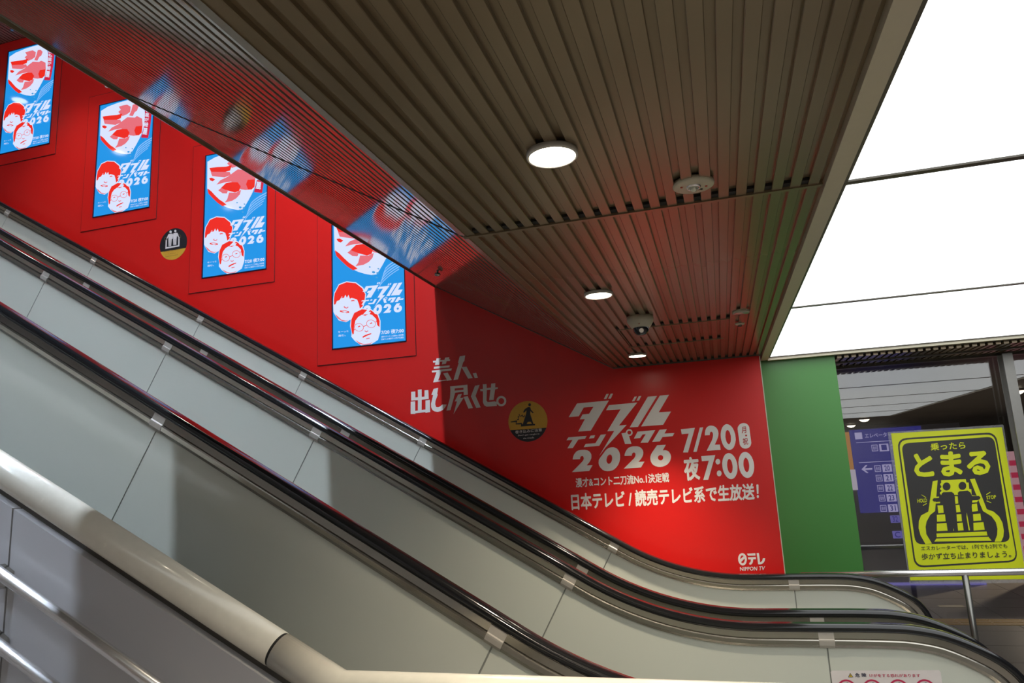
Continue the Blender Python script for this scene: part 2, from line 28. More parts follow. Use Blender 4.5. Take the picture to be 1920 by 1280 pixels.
SCREEN=[['w',[[[0.019,1.241],[0.11,1.273],[0.251,1.291],[0.391,1.295],[0.516,1.292],[0.574,1.244],[0.609,1.157],[0.626,1.044],[0.615,0.95],[0.595,0.869],[0.558,0.798],[0.521,0.739],[0.483,0.686],[0.457,0.655],[0.402,0.656],[0.332,0.678],[0.268,0.705],[0.202,0.745],[0.143,0.792],[0.089,0.851],[0.05,0.907],[0.026,0.943]]]],['p',[[[0.261,1.242],[0.317,1.245],[0.373,1.243],[0.424,1.208],[0.421,1.147],[0.373,1.126],[0.318,1.119],[0.285,1.15],[0.258,1.18],[0.292,1.198]]]],['p',[[[0.451,1.227],[0.492,1.224],[0.529,1.186],[0.511,1.141],[0.484,1.134],[0.459,1.09],[0.409,1.107],[0.434,1.157]]]],['r',[[[0.046,1.167],[0.146,1.16],[0.246,1.146],[0.316,1.15],[0.298,1.096],[0.208,1.086],[0.122,1.097],[0.071,1.113]]]],['p',[[[0.063,1.123],[0.292,1.081],[0.308,1.047],[0.232,1.032],[0.153,1.053],[0.081,1.074]]]],['p',[[[0.389,1.092],[0.488,1.066],[0.515,1.079],[0.586,1.034],[0.597,0.953],[0.589,0.865],[0.542,0.85],[0.486,0.854],[0.43,0.871],[0.372,0.925],[0.313,0.973],[0.229,0.977],[0.138,0.97],[0.184,1.01],[0.267,1.031],[0.335,1.066]]]],['r',[[[0.508,0.959],[0.591,0.949],[0.591,0.876],[0.555,0.847],[0.514,0.855],[0.49,0.914]]]],['r',[[[0.19,0.923],[0.251,0.967],[0.313,0.967],[0.391,0.952],[0.428,0.902],[0.41,0.857],[0.363,0.848],[0.277,0.882]]]],['p',[[[0.161,0.905],[0.197,0.924],[0.277,0.88],[0.265,0.854],[0.215,0.864]]]],['p',[[[0.292,0.858],[0.377,0.845],[0.433,0.864],[0.42,0.819],[0.38,0.784],[0.326,0.764],[0.243,0.761],[0.272,0.792]]]],['r',[[[0.047,1.056],[0.082,1.055],[0.12,1.029],[0.092,1.014],[0.063,1.028]]]],['r',[[[0.03,0.948],[0.078,0.908],[0.124,0.857],[0.177,0.804],[0.232,0.763],[0.266,0.733],[0.217,0.726],[0.158,0.771],[0.098,0.831],[0.044,0.89]]]],['d',[[[0.607,1.216],[0.652,1.197],[0.713,1.154],[0.709,1.076],[0.704,0.968],[0.694,0.886],[0.678,0.791],[0.585,0.814],[0.602,0.874],[0.616,0.938],[0.622,1.021],[0.62,1.119]]]],['l',[[[0.525,0.655],[0.551,0.707],[0.578,0.729],[0.605,0.744],[0.632,0.757],[0.659,0.768],[0.687,0.777],[0.714,0.786],[0.742,0.793],[0.745,0.78],[0.718,0.773],[0.69,0.765],[0.663,0.755],[0.635,0.745],[0.608,0.732],[0.581,0.716],[0.554,0.695],[0.529,0.642]]]],['l',[[[0.511,0.615],[0.536,0.669],[0.563,0.692],[0.59,0.709],[0.618,0.723],[0.645,0.736],[0.672,0.746],[0.7,0.756],[0.727,0.765],[0.73,0.753],[0.703,0.745],[0.676,0.735],[0.648,0.724],[0.621,0.712],[0.594,0.698],[0.567,0.681],[0.54,0.658],[0.515,0.604]]]],['l',[[[0.497,0.576],[0.522,0.631],[0.549,0.656],[0.576,0.674],[0.603,0.69],[0.63,0.703],[0.658,0.715],[0.685,0.726],[0.712,0.737],[0.716,0.726],[0.688,0.716],[0.661,0.705],[0.634,0.693],[0.607,0.679],[0.579,0.664],[0.552,0.645],[0.526,0.621],[0.501,0.566]]]],['l',[[[0.483,0.537],[0.508,0.594],[0.535,0.619],[0.562,0.639],[0.589,0.656],[0.616,0.671],[0.643,0.684],[0.67,0.697],[0.698,0.708],[0.701,0.699],[0.674,0.688],[0.646,0.675],[0.619,0.662],[0.592,0.647],[0.565,0.63],[0.538,0.61],[0.511,0.585],[0.487,0.528]]]],['l',[[[0.469,0.498],[0.494,0.556],[0.52,0.583],[0.547,0.604],[0.574,0.622],[0.602,0.639],[0.629,0.653],[0.656,0.667],[0.683,0.68],[0.686,0.672],[0.659,0.659],[0.632,0.646],[0.605,0.631],[0.578,0.615],[0.551,0.596],[0.524,0.575],[0.497,0.548],[0.472,0.49]]]],['t',[[[0.4,0.732],[0.398,0.728],[0.391,0.727],[0.384,0.73],[0.381,0.736],[0.383,0.74],[0.39,0.741],[0.397,0.737]]]],['t',[[[0.445,0.675],[0.441,0.668],[0.429,0.667],[0.417,0.673],[0.411,0.682],[0.416,0.689],[0.427,0.69],[0.44,0.685]]]],['t',[[[0.485,0.662],[0.481,0.655],[0.471,0.654],[0.46,0.659],[0.455,0.668],[0.459,0.674],[0.47,0.675],[0.481,0.67]]]],['t',[[[0.487,0.704],[0.485,0.699],[0.478,0.699],[0.471,0.702],[0.468,0.707],[0.47,0.712],[0.477,0.712],[0.484,0.709]]]],['t',[[[0.434,0.648],[0.431,0.643],[0.424,0.642],[0.416,0.646],[0.412,0.652],[0.415,0.656],[0.423,0.657],[0.431,0.654]]]],['t',[[[0.471,0.623],[0.468,0.617],[0.459,0.616],[0.451,0.621],[0.446,0.627],[0.45,0.633],[0.458,0.634],[0.467,0.63]]]],['w',[[[0.009,0.417],[0.011,0.47],[0.021,0.534],[0.07,0.611],[0.15,0.628],[0.246,0.607],[0.319,0.548],[0.35,0.478],[0.341,0.418],[0.316,0.36],[0.278,0.325],[0.213,0.27],[0.142,0.239],[0.068,0.264],[0.029,0.32],[0.012,0.351]]]],['r',[[[0.019,0.419],[0.018,0.469],[0.027,0.527],[0.073,0.601],[0.15,0.619],[0.244,0.598],[0.311,0.54],[0.341,0.48],[0.333,0.422],[0.311,0.369],[0.285,0.352],[0.276,0.393],[0.259,0.438],[0.227,0.454],[0.2,0.463],[0.184,0.456],[0.17,0.496],[0.152,0.47],[0.138,0.501],[0.12,0.47],[0.101,0.49],[0.078,0.458],[0.048,0.45],[0.036,0.424]]]],['r',[[[0.094,0.479],[0.125,0.486],[0.128,0.476],[0.099,0.471]]]],['r',[[[0.195,0.44],[0.224,0.441],[0.238,0.427],[0.225,0.431],[0.198,0.43]]]],['p',[[[0.117,0.389],[0.133,0.395],[0.131,0.384],[0.151,0.376],[0.164,0.386],[0.168,0.376],[0.151,0.367],[0.128,0.375]]]],['r',[[[0.078,0.356],[0.118,0.357],[0.174,0.338],[0.177,0.325],[0.146,0.325],[0.13,0.335],[0.106,0.336],[0.081,0.346]]]],['w',[[[0.092,0.352],[0.121,0.351],[0.165,0.335],[0.145,0.332],[0.119,0.341]]]],['p',[[[0.026,0.332],[0.054,0.287],[0.102,0.254],[0.142,0.246],[0.168,0.257],[0.141,0.253],[0.095,0.269],[0.06,0.303]]]],['w',[[[0.183,0.199],[0.191,0.267],[0.222,0.326],[0.303,0.353],[0.398,0.333],[0.469,0.28],[0.491,0.213],[0.488,0.11],[0.462,0.04],[0.396,0.001],[0.293,0.001],[0.23,0.055],[0.195,0.098],[0.199,0.138]]]],['r',[[[0.192,0.197],[0.198,0.26],[0.228,0.317],[0.306,0.343],[0.395,0.324],[0.461,0.273],[0.482,0.214],[0.479,0.157],[0.458,0.177],[0.447,0.237],[0.409,0.277],[0.377,0.29],[0.338,0.279],[0.305,0.292],[0.266,0.274],[0.238,0.243],[0.226,0.192],[0.221,0.124],[0.209,0.114],[0.199,0.15]]]],['r',[[[0.321,0.17],[0.32,0.16],[0.314,0.15],[0.306,0.143],[0.295,0.139],[0.282,0.138],[0.268,0.14],[0.255,0.144],[0.244,0.152],[0.235,0.161],[0.229,0.172],[0.227,0.183],[0.228,0.194],[0.234,0.203],[0.242,0.21],[0.253,0.214],[0.266,0.215],[0.28,0.214],[0.293,0.209],[0.304,0.201],[0.313,0.192],[0.319,0.181]],[[0.317,0.171],[0.315,0.161],[0.31,0.153],[0.303,0.147],[0.292,0.143],[0.281,0.142],[0.269,0.143],[0.257,0.148],[0.247,0.154],[0.239,0.163],[0.233,0.172],[0.231,0.182],[0.233,0.192],[0.237,0.2],[0.245,0.206],[0.255,0.21],[0.267,0.211],[0.279,0.21],[0.291,0.205],[0.301,0.199],[0.309,0.19],[0.315,0.181]]]],['r',[[[0.443,0.19],[0.441,0.18],[0.436,0.171],[0.427,0.164],[0.416,0.159],[0.404,0.158],[0.39,0.16],[0.377,0.165],[0.366,0.172],[0.357,0.181],[0.351,0.192],[0.349,0.203],[0.351,0.214],[0.356,0.223],[0.364,0.23],[0.376,0.234],[0.388,0.235],[0.402,0.234],[0.414,0.229],[0.426,0.221],[0.435,0.212],[0.441,0.201]],[[0.438,0.191],[0.437,0.181],[0.432,0.173],[0.424,0.167],[0.414,0.163],[0.403,0.162],[0.391,0.164],[0.379,0.168],[0.369,0.175],[0.361,0.183],[0.355,0.193],[0.353,0.203],[0.355,0.212],[0.36,0.22],[0.367,0.226],[0.378,0.23],[0.389,0.231],[0.401,0.23],[0.413,0.225],[0.423,0.219],[0.431,0.21],[0.436,0.201]]]],['r',[[[0.318,0.182],[0.352,0.192],[0.353,0.186],[0.32,0.176]]]],['r',[[[0.44,0.209],[0.46,0.229],[0.464,0.224],[0.442,0.202]]]],['r',[[[0.23,0.169],[0.217,0.153],[0.22,0.149],[0.233,0.161]]]],['r',[[[0.262,0.185],[0.281,0.192],[0.289,0.184],[0.266,0.178]]]],['r',[[[0.383,0.203],[0.403,0.209],[0.411,0.201],[0.388,0.195]]]],['p',[[[0.332,0.143],[0.348,0.132],[0.364,0.139],[0.369,0.131],[0.348,0.122],[0.33,0.134]]]],['r',[[[0.308,0.086],[0.336,0.099],[0.37,0.106],[0.398,0.109],[0.396,0.1],[0.375,0.096],[0.343,0.086],[0.313,0.074]]]],['p',[[[0.343,0.067],[0.378,0.07],[0.382,0.061],[0.347,0.058]]]],['p',[[[0.235,0.064],[0.273,0.024],[0.326,0.006],[0.384,0.01],[0.415,0.026],[0.38,0.017],[0.325,0.015],[0.279,0.035]]]],['w',[[[0.351,0.554],[0.478,0.55],[0.4,0.442],[0.349,0.444],[0.379,0.489],[0.359,0.49],[0.371,0.509],[0.397,0.508],[0.416,0.533],[0.377,0.535],[0.355,0.503],[0.315,0.505]]]],['w',[[[0.47,0.577],[0.48,0.576],[0.469,0.557],[0.459,0.558]]]],['w',[[[0.487,0.576],[0.497,0.575],[0.487,0.557],[0.476,0.557]]]],['w',[[[0.477,0.532],[0.59,0.529],[0.512,0.449],[0.543,0.447],[0.453,0.369],[0.426,0.34],[0.492,0.43],[0.465,0.432],[0.522,0.511],[0.465,0.514]]]],['w',[[[0.58,0.553],[0.589,0.552],[0.578,0.535],[0.568,0.536]]]],['w',[[[0.596,0.552],[0.607,0.552],[0.597,0.536],[0.587,0.536]]]],['w',[[[0.632,0.546],[0.668,0.544],[0.586,0.434],[0.553,0.436]]]],['w',[[[0.679,0.544],[0.715,0.544],[0.671,0.481],[0.718,0.478],[0.684,0.431],[0.598,0.435]]]],['w',[[[0.309,0.426],[0.382,0.423],[0.375,0.412],[0.348,0.413],[0.324,0.383],[0.302,0.384],[0.326,0.415],[0.301,0.416]]]],['w',[[[0.398,0.423],[0.415,0.422],[0.411,0.412],[0.39,0.412]]]],['w',[[[0.438,0.422],[0.46,0.421],[0.43,0.379],[0.368,0.381],[0.376,0.393],[0.415,0.391]]]],['w',[[[0.52,0.417],[0.537,0.418],[0.54,0.41],[0.544,0.405],[0.549,0.403],[0.556,0.373],[0.531,0.375]]]],['w',[[[0.564,0.415],[0.563,0.411],[0.561,0.408],[0.558,0.405],[0.554,0.404],[0.55,0.404],[0.546,0.405],[0.542,0.407],[0.539,0.41],[0.538,0.414],[0.537,0.418],[0.538,0.422],[0.54,0.426],[0.543,0.428],[0.547,0.429],[0.551,0.43],[0.555,0.429],[0.559,0.426],[0.562,0.423],[0.564,0.419]],[[0.558,0.416],[0.557,0.413],[0.555,0.411],[0.553,0.409],[0.55,0.409],[0.547,0.41],[0.545,0.412],[0.543,0.415],[0.543,0.417],[0.544,0.42],[0.546,0.422],[0.548,0.424],[0.551,0.424],[0.554,0.423],[0.556,0.421],[0.558,0.419]]]],['w',[[[0.583,0.416],[0.652,0.414],[0.62,0.37],[0.591,0.372],[0.614,0.403],[0.602,0.403],[0.592,0.391],[0.567,0.391]]]],['w',[[[0.669,0.414],[0.697,0.412],[0.687,0.396],[0.726,0.395],[0.718,0.383],[0.678,0.384],[0.667,0.369],[0.637,0.37]]]],['w',[[[0.321,0.339],[0.323,0.347],[0.327,0.356],[0.333,0.363],[0.339,0.368],[0.346,0.371],[0.355,0.372],[0.363,0.372],[0.373,0.37],[0.381,0.368],[0.388,0.363],[0.393,0.357],[0.396,0.351],[0.397,0.344],[0.395,0.336],[0.392,0.328],[0.385,0.32],[0.375,0.31],[0.399,0.308],[0.384,0.287],[0.315,0.29],[0.357,0.325],[0.363,0.331],[0.365,0.337],[0.364,0.345],[0.362,0.347],[0.358,0.348],[0.355,0.347],[0.352,0.344],[0.35,0.337]]]],['w',[[[0.424,0.326],[0.431,0.334],[0.44,0.344],[0.449,0.355],[0.458,0.363],[0.467,0.367],[0.475,0.368],[0.484,0.367],[0.492,0.365],[0.499,0.36],[0.504,0.353],[0.507,0.345],[0.509,0.335],[0.508,0.326],[0.507,0.316],[0.504,0.306],[0.499,0.298],[0.492,0.29],[0.484,0.283],[0.475,0.279],[0.464,0.278],[0.454,0.278],[0.445,0.281],[0.436,0.286],[0.429,0.295],[0.425,0.304],[0.423,0.313]],[[0.477,0.322],[0.476,0.317],[0.473,0.312],[0.47,0.308],[0.467,0.306],[0.463,0.306],[0.46,0.307],[0.457,0.31],[0.455,0.314],[0.455,0.319],[0.455,0.325],[0.457,0.33],[0.459,0.335],[0.462,0.339],[0.466,0.341],[0.469,0.341],[0.473,0.34],[0.475,0.337],[0.477,0.333],[0.478,0.328]]]],['w',[[[0.526,0.329],[0.528,0.337],[0.532,0.346],[0.538,0.353],[0.544,0.358],[0.551,0.361],[0.559,0.362],[0.568,0.361],[0.577,0.36],[0.585,0.357],[0.592,0.353],[0.597,0.347],[0.6,0.341],[0.601,0.334],[0.599,0.326],[0.595,0.318],[0.589,0.31],[0.579,0.3],[0.602,0.299],[0.588,0.278],[0.52,0.281],[0.562,0.315],[0.567,0.321],[0.57,0.327],[0.569,0.335],[0.566,0.337],[0.563,0.338],[0.559,0.337],[0.556,0.334],[0.555,0.327]]]],['w',[[[0.655,0.355],[0.69,0.353],[0.676,0.333],[0.685,0.333],[0.692,0.331],[0.699,0.327],[0.703,0.32],[0.706,0.313],[0.706,0.305],[0.705,0.297],[0.701,0.289],[0.696,0.283],[0.689,0.277],[0.68,0.274],[0.672,0.272],[0.662,0.272],[0.654,0.273],[0.644,0.276],[0.637,0.281],[0.631,0.288],[0.627,0.297],[0.626,0.305],[0.627,0.315],[0.629,0.323],[0.633,0.329]],[[0.676,0.305],[0.675,0.302],[0.673,0.299],[0.67,0.297],[0.667,0.296],[0.663,0.296],[0.66,0.298],[0.657,0.301],[0.656,0.304],[0.655,0.307],[0.656,0.311],[0.658,0.314],[0.661,0.316],[0.665,0.317],[0.668,0.316],[0.672,0.315],[0.674,0.312],[0.676,0.309]]]]]
SCREENT={'date':[[0.498,0.084],[0.72,0.079],[0.72,0.121],[0.497,0.126]],'small1':[[0.498,0.056],[0.716,0.052],[0.716,0.068],[0.498,0.072]],'small2':[[0.499,0.033],[0.716,0.029],[0.716,0.045],[0.498,0.049]],'note1':[[0.063,0.145],[0.169,0.145],[0.168,0.162],[0.062,0.163]],'note2':[[0.064,0.11],[0.139,0.109],[0.139,0.129],[0.063,0.13]],'b0':[[0.621,1.149],[0.685,1.124],[0.685,1.166],[0.621,1.192]],'b1':[[0.626,1.099],[0.686,1.079],[0.685,1.117],[0.624,1.14]],'b2':[[0.629,1.046],[0.684,1.03],[0.684,1.072],[0.629,1.087]],'b3':[[0.626,0.994],[0.682,0.978],[0.682,1.021],[0.63,1.036]],'b4':[[0.616,0.931],[0.674,0.914],[0.68,0.967],[0.624,0.984]],'b5':[[0.608,0.843],[0.666,0.826],[0.672,0.902],[0.617,0.92]]}
POSTER=[['y',[[[1.37,0.18],[2.177,0.176],[2.159,-0.991],[1.35,-0.992]]]],['k',[[[1.406,0.053],[1.409,0.082],[1.419,0.105],[1.434,0.121],[1.455,0.131],[1.482,0.135],[2.058,0.14],[2.084,0.138],[2.103,0.128],[2.117,0.113],[2.126,0.091],[2.128,0.063],[2.126,-0.787],[2.123,-0.814],[2.115,-0.835],[2.102,-0.851],[2.083,-0.86],[2.058,-0.865],[1.467,-0.893],[1.441,-0.891],[1.421,-0.883],[1.407,-0.868],[1.398,-0.847],[1.396,-0.82]],[[1.418,0.049],[1.421,0.074],[1.429,0.094],[1.443,0.109],[1.461,0.117],[1.485,0.121],[2.055,0.125],[2.077,0.123],[2.095,0.115],[2.107,0.101],[2.114,0.082],[2.117,0.057],[2.117,-0.784],[2.115,-0.808],[2.108,-0.826],[2.096,-0.84],[2.079,-0.848],[2.057,-0.852],[1.471,-0.879],[1.448,-0.877],[1.43,-0.87],[1.418,-0.857],[1.41,-0.839],[1.408,-0.815]]]],['k',[[[1.434,0.032],[1.437,0.054],[1.444,0.07],[1.455,0.083],[1.47,0.09],[1.49,0.093],[2.058,0.105],[2.077,0.103],[2.091,0.097],[2.101,0.085],[2.107,0.069],[2.109,0.049],[2.097,-0.656],[2.095,-0.675],[2.088,-0.691],[2.078,-0.702],[2.064,-0.709],[2.046,-0.711],[1.479,-0.715],[1.46,-0.713],[1.445,-0.706],[1.435,-0.695],[1.429,-0.679],[1.427,-0.658]]]],['y',[[[1.622,-0.224],[1.659,-0.217],[1.605,-0.459],[1.565,-0.489],[1.532,-0.539],[1.519,-0.58],[1.516,-0.637],[1.546,-0.711],[1.498,-0.713],[1.473,-0.646],[1.467,-0.589],[1.477,-0.532],[1.499,-0.49],[1.556,-0.461]]]],['y',[[[1.89,-0.22],[1.925,-0.217],[1.972,-0.458],[2.016,-0.478],[2.048,-0.516],[2.064,-0.566],[2.064,-0.627],[2.053,-0.672],[2.033,-0.707],[1.987,-0.708],[2.013,-0.656],[2.022,-0.61],[2.019,-0.559],[1.997,-0.514],[1.943,-0.471]]]],['y',[[[1.683,-0.218],[1.86,-0.218],[1.862,-0.245],[1.877,-0.246],[1.873,-0.295],[1.888,-0.299],[1.882,-0.353],[1.785,-0.339],[1.666,-0.334],[1.659,-0.318],[1.675,-0.302],[1.665,-0.286],[1.679,-0.271],[1.671,-0.249],[1.682,-0.237]]]],['y',[[[1.628,-0.416],[1.668,-0.416],[1.665,-0.475],[1.626,-0.477]]]],['y',[[[1.613,-0.489],[1.672,-0.487],[1.669,-0.541],[1.607,-0.543]]]],['y',[[[1.603,-0.557],[1.677,-0.554],[1.673,-0.614],[1.594,-0.616]]]],['y',[[[1.761,-0.348],[1.783,-0.349],[1.779,-0.406],[1.758,-0.409]]]],['y',[[[1.758,-0.419],[1.785,-0.416],[1.785,-0.472],[1.755,-0.475]]]],['y',[[[1.754,-0.49],[1.788,-0.489],[1.784,-0.545],[1.749,-0.545]]]],['y',[[[1.749,-0.558],[1.787,-0.555],[1.786,-0.615],[1.746,-0.616]]]],['y',[[[1.87,-0.415],[1.91,-0.411],[1.908,-0.47],[1.868,-0.473]]]],['y',[[[1.87,-0.493],[1.922,-0.489],[1.92,-0.543],[1.865,-0.545]]]],['y',[[[1.862,-0.559],[1.933,-0.556],[1.933,-0.615],[1.855,-0.619]]]],['y',[[[1.589,-0.634],[1.944,-0.628],[1.945,-0.659],[1.587,-0.663]]]],['y',[[[1.583,-0.673],[1.95,-0.669],[1.968,-0.7],[1.565,-0.696]]]],['y',[[[1.706,-0.482],[1.715,-0.482],[1.717,-0.615],[1.707,-0.617]]]],['y',[[[1.821,-0.477],[1.829,-0.478],[1.83,-0.615],[1.821,-0.617]]]],['y',[[[1.618,-0.347],[1.65,-0.346],[1.648,-0.356],[1.616,-0.359]]]],['y',[[[1.612,-0.389],[1.663,-0.386],[1.661,-0.399],[1.618,-0.4]]]],['y',[[[1.883,-0.345],[1.919,-0.352],[1.919,-0.358],[1.881,-0.357]]]],['y',[[[1.872,-0.386],[1.924,-0.384],[1.912,-0.401],[1.874,-0.403]]]],['y',[[[1.522,-0.326],[1.527,-0.326],[1.556,-0.348],[1.553,-0.352]]]],['y',[[[1.522,-0.41],[1.553,-0.394],[1.554,-0.399],[1.525,-0.414]]]],['y',[[[1.984,-0.343],[2.015,-0.325],[2.016,-0.33],[1.987,-0.347]]]],['y',[[[1.981,-0.39],[2.011,-0.408],[2.009,-0.412],[1.978,-0.395]]]],['k',[[[1.673,-0.321],[1.686,-0.313],[1.746,-0.314],[1.759,-0.327],[1.762,-0.359],[1.746,-0.452],[1.712,-0.617],[1.696,-0.614],[1.699,-0.484],[1.672,-0.616],[1.673,-0.512],[1.678,-0.45],[1.666,-0.412],[1.649,-0.401],[1.651,-0.386],[1.605,-0.384],[1.598,-0.371],[1.609,-0.357],[1.658,-0.356]]]],['k',[[[1.787,-0.323],[1.801,-0.311],[1.86,-0.308],[1.877,-0.324],[1.884,-0.351],[1.933,-0.353],[1.942,-0.366],[1.932,-0.38],[1.882,-0.384],[1.858,-0.477],[1.851,-0.619],[1.833,-0.615],[1.827,-0.478],[1.8,-0.615],[1.786,-0.617],[1.788,-0.485],[1.787,-0.391]]]],['k',[[[1.742,-0.271],[1.741,-0.278],[1.738,-0.284],[1.734,-0.29],[1.728,-0.295],[1.723,-0.298],[1.716,-0.3],[1.71,-0.301],[1.704,-0.3],[1.699,-0.297],[1.694,-0.293],[1.69,-0.288],[1.688,-0.282],[1.687,-0.275],[1.687,-0.268],[1.689,-0.261],[1.692,-0.255],[1.696,-0.249],[1.701,-0.244],[1.707,-0.24],[1.713,-0.238],[1.719,-0.238],[1.726,-0.239],[1.731,-0.241],[1.736,-0.245],[1.739,-0.251],[1.742,-0.257],[1.743,-0.264]]]],['k',[[[1.855,-0.27],[1.854,-0.277],[1.851,-0.284],[1.847,-0.29],[1.842,-0.294],[1.836,-0.298],[1.83,-0.3],[1.824,-0.3],[1.818,-0.299],[1.812,-0.297],[1.808,-0.293],[1.804,-0.288],[1.802,-0.282],[1.801,-0.275],[1.801,-0.268],[1.803,-0.261],[1.806,-0.255],[1.81,-0.249],[1.815,-0.244],[1.821,-0.24],[1.827,-0.238],[1.833,-0.238],[1.839,-0.239],[1.844,-0.241],[1.849,-0.245],[1.853,-0.251],[1.855,-0.257],[1.856,-0.263]]]]]
POSTERT={'a':[[1.642,0.021],[1.896,0.021],[1.898,0.079],[1.647,0.08]],'b':[[1.494,-0.19],[2.042,-0.193],[2.059,0.007],[1.506,0.008]],'c':[[1.46,-0.763],[2.067,-0.758],[2.069,-0.723],[1.463,-0.729]],'d':[[1.454,-0.836],[2.083,-0.827],[2.085,-0.776],[1.458,-0.786]],'h':[[1.487,-0.39],[1.557,-0.387],[1.559,-0.356],[1.488,-0.358]],'st':[[1.982,-0.383],[2.049,-0.379],[2.05,-0.35],[1.982,-0.355]],'e':[[1.461,-0.858],[2.067,-0.852],[2.069,-0.842],[1.462,-0.848]]}
LAMINATE=[[1.345,0.193],[2.192,0.197],[2.166,-1.018],[1.341,-1.023]]
STK1=[['w',[[[-5.175,2.629],[-5.176,2.623],[-5.18,2.619],[-5.186,2.617],[-5.193,2.618],[-5.199,2.621],[-5.203,2.627],[-5.205,2.633],[-5.204,2.639],[-5.2,2.644],[-5.194,2.646],[-5.187,2.644],[-5.181,2.641],[-5.177,2.635]]]],['w',[[[-5.117,2.629],[-5.118,2.623],[-5.121,2.618],[-5.127,2.616],[-5.133,2.617],[-5.139,2.621],[-5.143,2.626],[-5.145,2.633],[-5.143,2.639],[-5.14,2.643],[-5.134,2.645],[-5.128,2.644],[-5.122,2.64],[-5.118,2.635]]]],['w',[[[-5.215,2.61],[-5.169,2.61],[-5.157,2.598],[-5.161,2.552],[-5.172,2.55],[-5.176,2.477],[-5.188,2.478],[-5.19,2.546],[-5.194,2.547],[-5.194,2.479],[-5.207,2.48],[-5.213,2.556],[-5.214,2.583],[-5.229,2.558],[-5.239,2.565]]]],['w',[[[-5.154,2.611],[-5.109,2.611],[-5.099,2.6],[-5.08,2.558],[-5.09,2.551],[-5.108,2.578],[-5.112,2.545],[-5.113,2.482],[-5.129,2.482],[-5.129,2.544],[-5.133,2.545],[-5.132,2.482],[-5.148,2.483],[-5.155,2.551],[-5.158,2.588]]]],['w',[[[-5.246,2.554],[-5.232,2.554],[-5.231,2.473],[-5.088,2.473],[-5.092,2.557],[-5.074,2.556],[-5.074,2.459],[-5.247,2.455]]]],['b',[[[-5.225,2.558],[-5.226,2.551],[-5.229,2.545],[-5.234,2.541],[-5.24,2.54],[-5.246,2.541],[-5.253,2.544],[-5.258,2.549],[-5.261,2.556],[-5.263,2.563],[-5.262,2.571],[-5.259,2.576],[-5.254,2.58],[-5.248,2.582],[-5.242,2.581],[-5.236,2.578],[-5.23,2.572],[-5.227,2.565]],[[-5.229,2.558],[-5.229,2.553],[-5.232,2.547],[-5.236,2.544],[-5.24,2.543],[-5.246,2.543],[-5.251,2.546],[-5.255,2.551],[-5.258,2.557],[-5.26,2.563],[-5.259,2.569],[-5.257,2.574],[-5.253,2.577],[-5.248,2.579],[-5.242,2.578],[-5.237,2.575],[-5.233,2.571],[-5.23,2.565]]]],['b',[[[-5.06,2.562],[-5.061,2.555],[-5.064,2.55],[-5.069,2.546],[-5.074,2.544],[-5.081,2.545],[-5.087,2.548],[-5.092,2.554],[-5.096,2.56],[-5.097,2.568],[-5.096,2.575],[-5.093,2.58],[-5.089,2.584],[-5.083,2.586],[-5.076,2.585],[-5.07,2.582],[-5.065,2.576],[-5.061,2.57]],[[-5.063,2.563],[-5.064,2.557],[-5.066,2.552],[-5.07,2.548],[-5.075,2.547],[-5.08,2.548],[-5.086,2.551],[-5.09,2.555],[-5.093,2.561],[-5.094,2.567],[-5.093,2.573],[-5.091,2.578],[-5.087,2.582],[-5.082,2.583],[-5.077,2.582],[-5.072,2.579],[-5.067,2.575],[-5.064,2.569]]]]]
STK1T=[[[-5.264,2.421],[-5.061,2.422],[-5.063,2.434],[-5.267,2.434]],[[-5.205,2.391],[-5.117,2.391],[-5.119,2.401],[-5.208,2.402]],[[-5.239,2.368],[-5.089,2.369],[-5.091,2.377],[-5.241,2.376]]]
STK2=[['k',[[[-1.478,0.568],[-1.479,0.563],[-1.482,0.559],[-1.486,0.556],[-1.491,0.556],[-1.496,0.557],[-1.499,0.56],[-1.502,0.565],[-1.502,0.569],[-1.501,0.574],[-1.498,0.578],[-1.494,0.58],[-1.49,0.581],[-1.485,0.58],[-1.481,0.577],[-1.479,0.572]]]],['k',[[[-1.526,0.54],[-1.505,0.55],[-1.486,0.548],[-1.479,0.524],[-1.458,0.501],[-1.469,0.496],[-1.486,0.516],[-1.489,0.491],[-1.466,0.407],[-1.479,0.407],[-1.488,0.426],[-1.505,0.428],[-1.517,0.424],[-1.526,0.406],[-1.56,0.409],[-1.524,0.497],[-1.519,0.524],[-1.54,0.506],[-1.55,0.509],[-1.537,0.532]]]],['k',[[[-1.661,0.442],[-1.607,0.447],[-1.605,0.437],[-1.613,0.422],[-1.564,0.424],[-1.563,0.411],[-1.452,0.407],[-1.453,0.395],[-1.575,0.393],[-1.574,0.411],[-1.618,0.413],[-1.617,0.433],[-1.661,0.433]]]],['k',[[[-1.608,0.456],[-1.593,0.461],[-1.6,0.477],[-1.587,0.479],[-1.587,0.503],[-1.572,0.481],[-1.557,0.493],[-1.551,0.474],[-1.536,0.49],[-1.54,0.47],[-1.553,0.469],[-1.561,0.481],[-1.573,0.472],[-1.581,0.491],[-1.584,0.473],[-1.592,0.47],[-1.588,0.454],[-1.598,0.446]]]]]
STK2T=[[[-1.627,0.337],[-1.397,0.342],[-1.397,0.368],[-1.627,0.364]],[[-1.604,0.312],[-1.421,0.315],[-1.421,0.33],[-1.604,0.328]],[[-1.562,0.288],[-1.465,0.29],[-1.465,0.304],[-1.562,0.301]]]
# ---------------------------------------------------------------- helpers
from mathutils.geometry import tessellate_polygon
COL = scene.collection
FLOOR = -1.75      # lower landing; the camera is the origin, 1.75 m above it
WALL = 5.70        # face of the red wall
CEIL = 0.81        # underside of the slatted ceiling
GREEN = 5.98
GLASS = 6.60
_m = {}

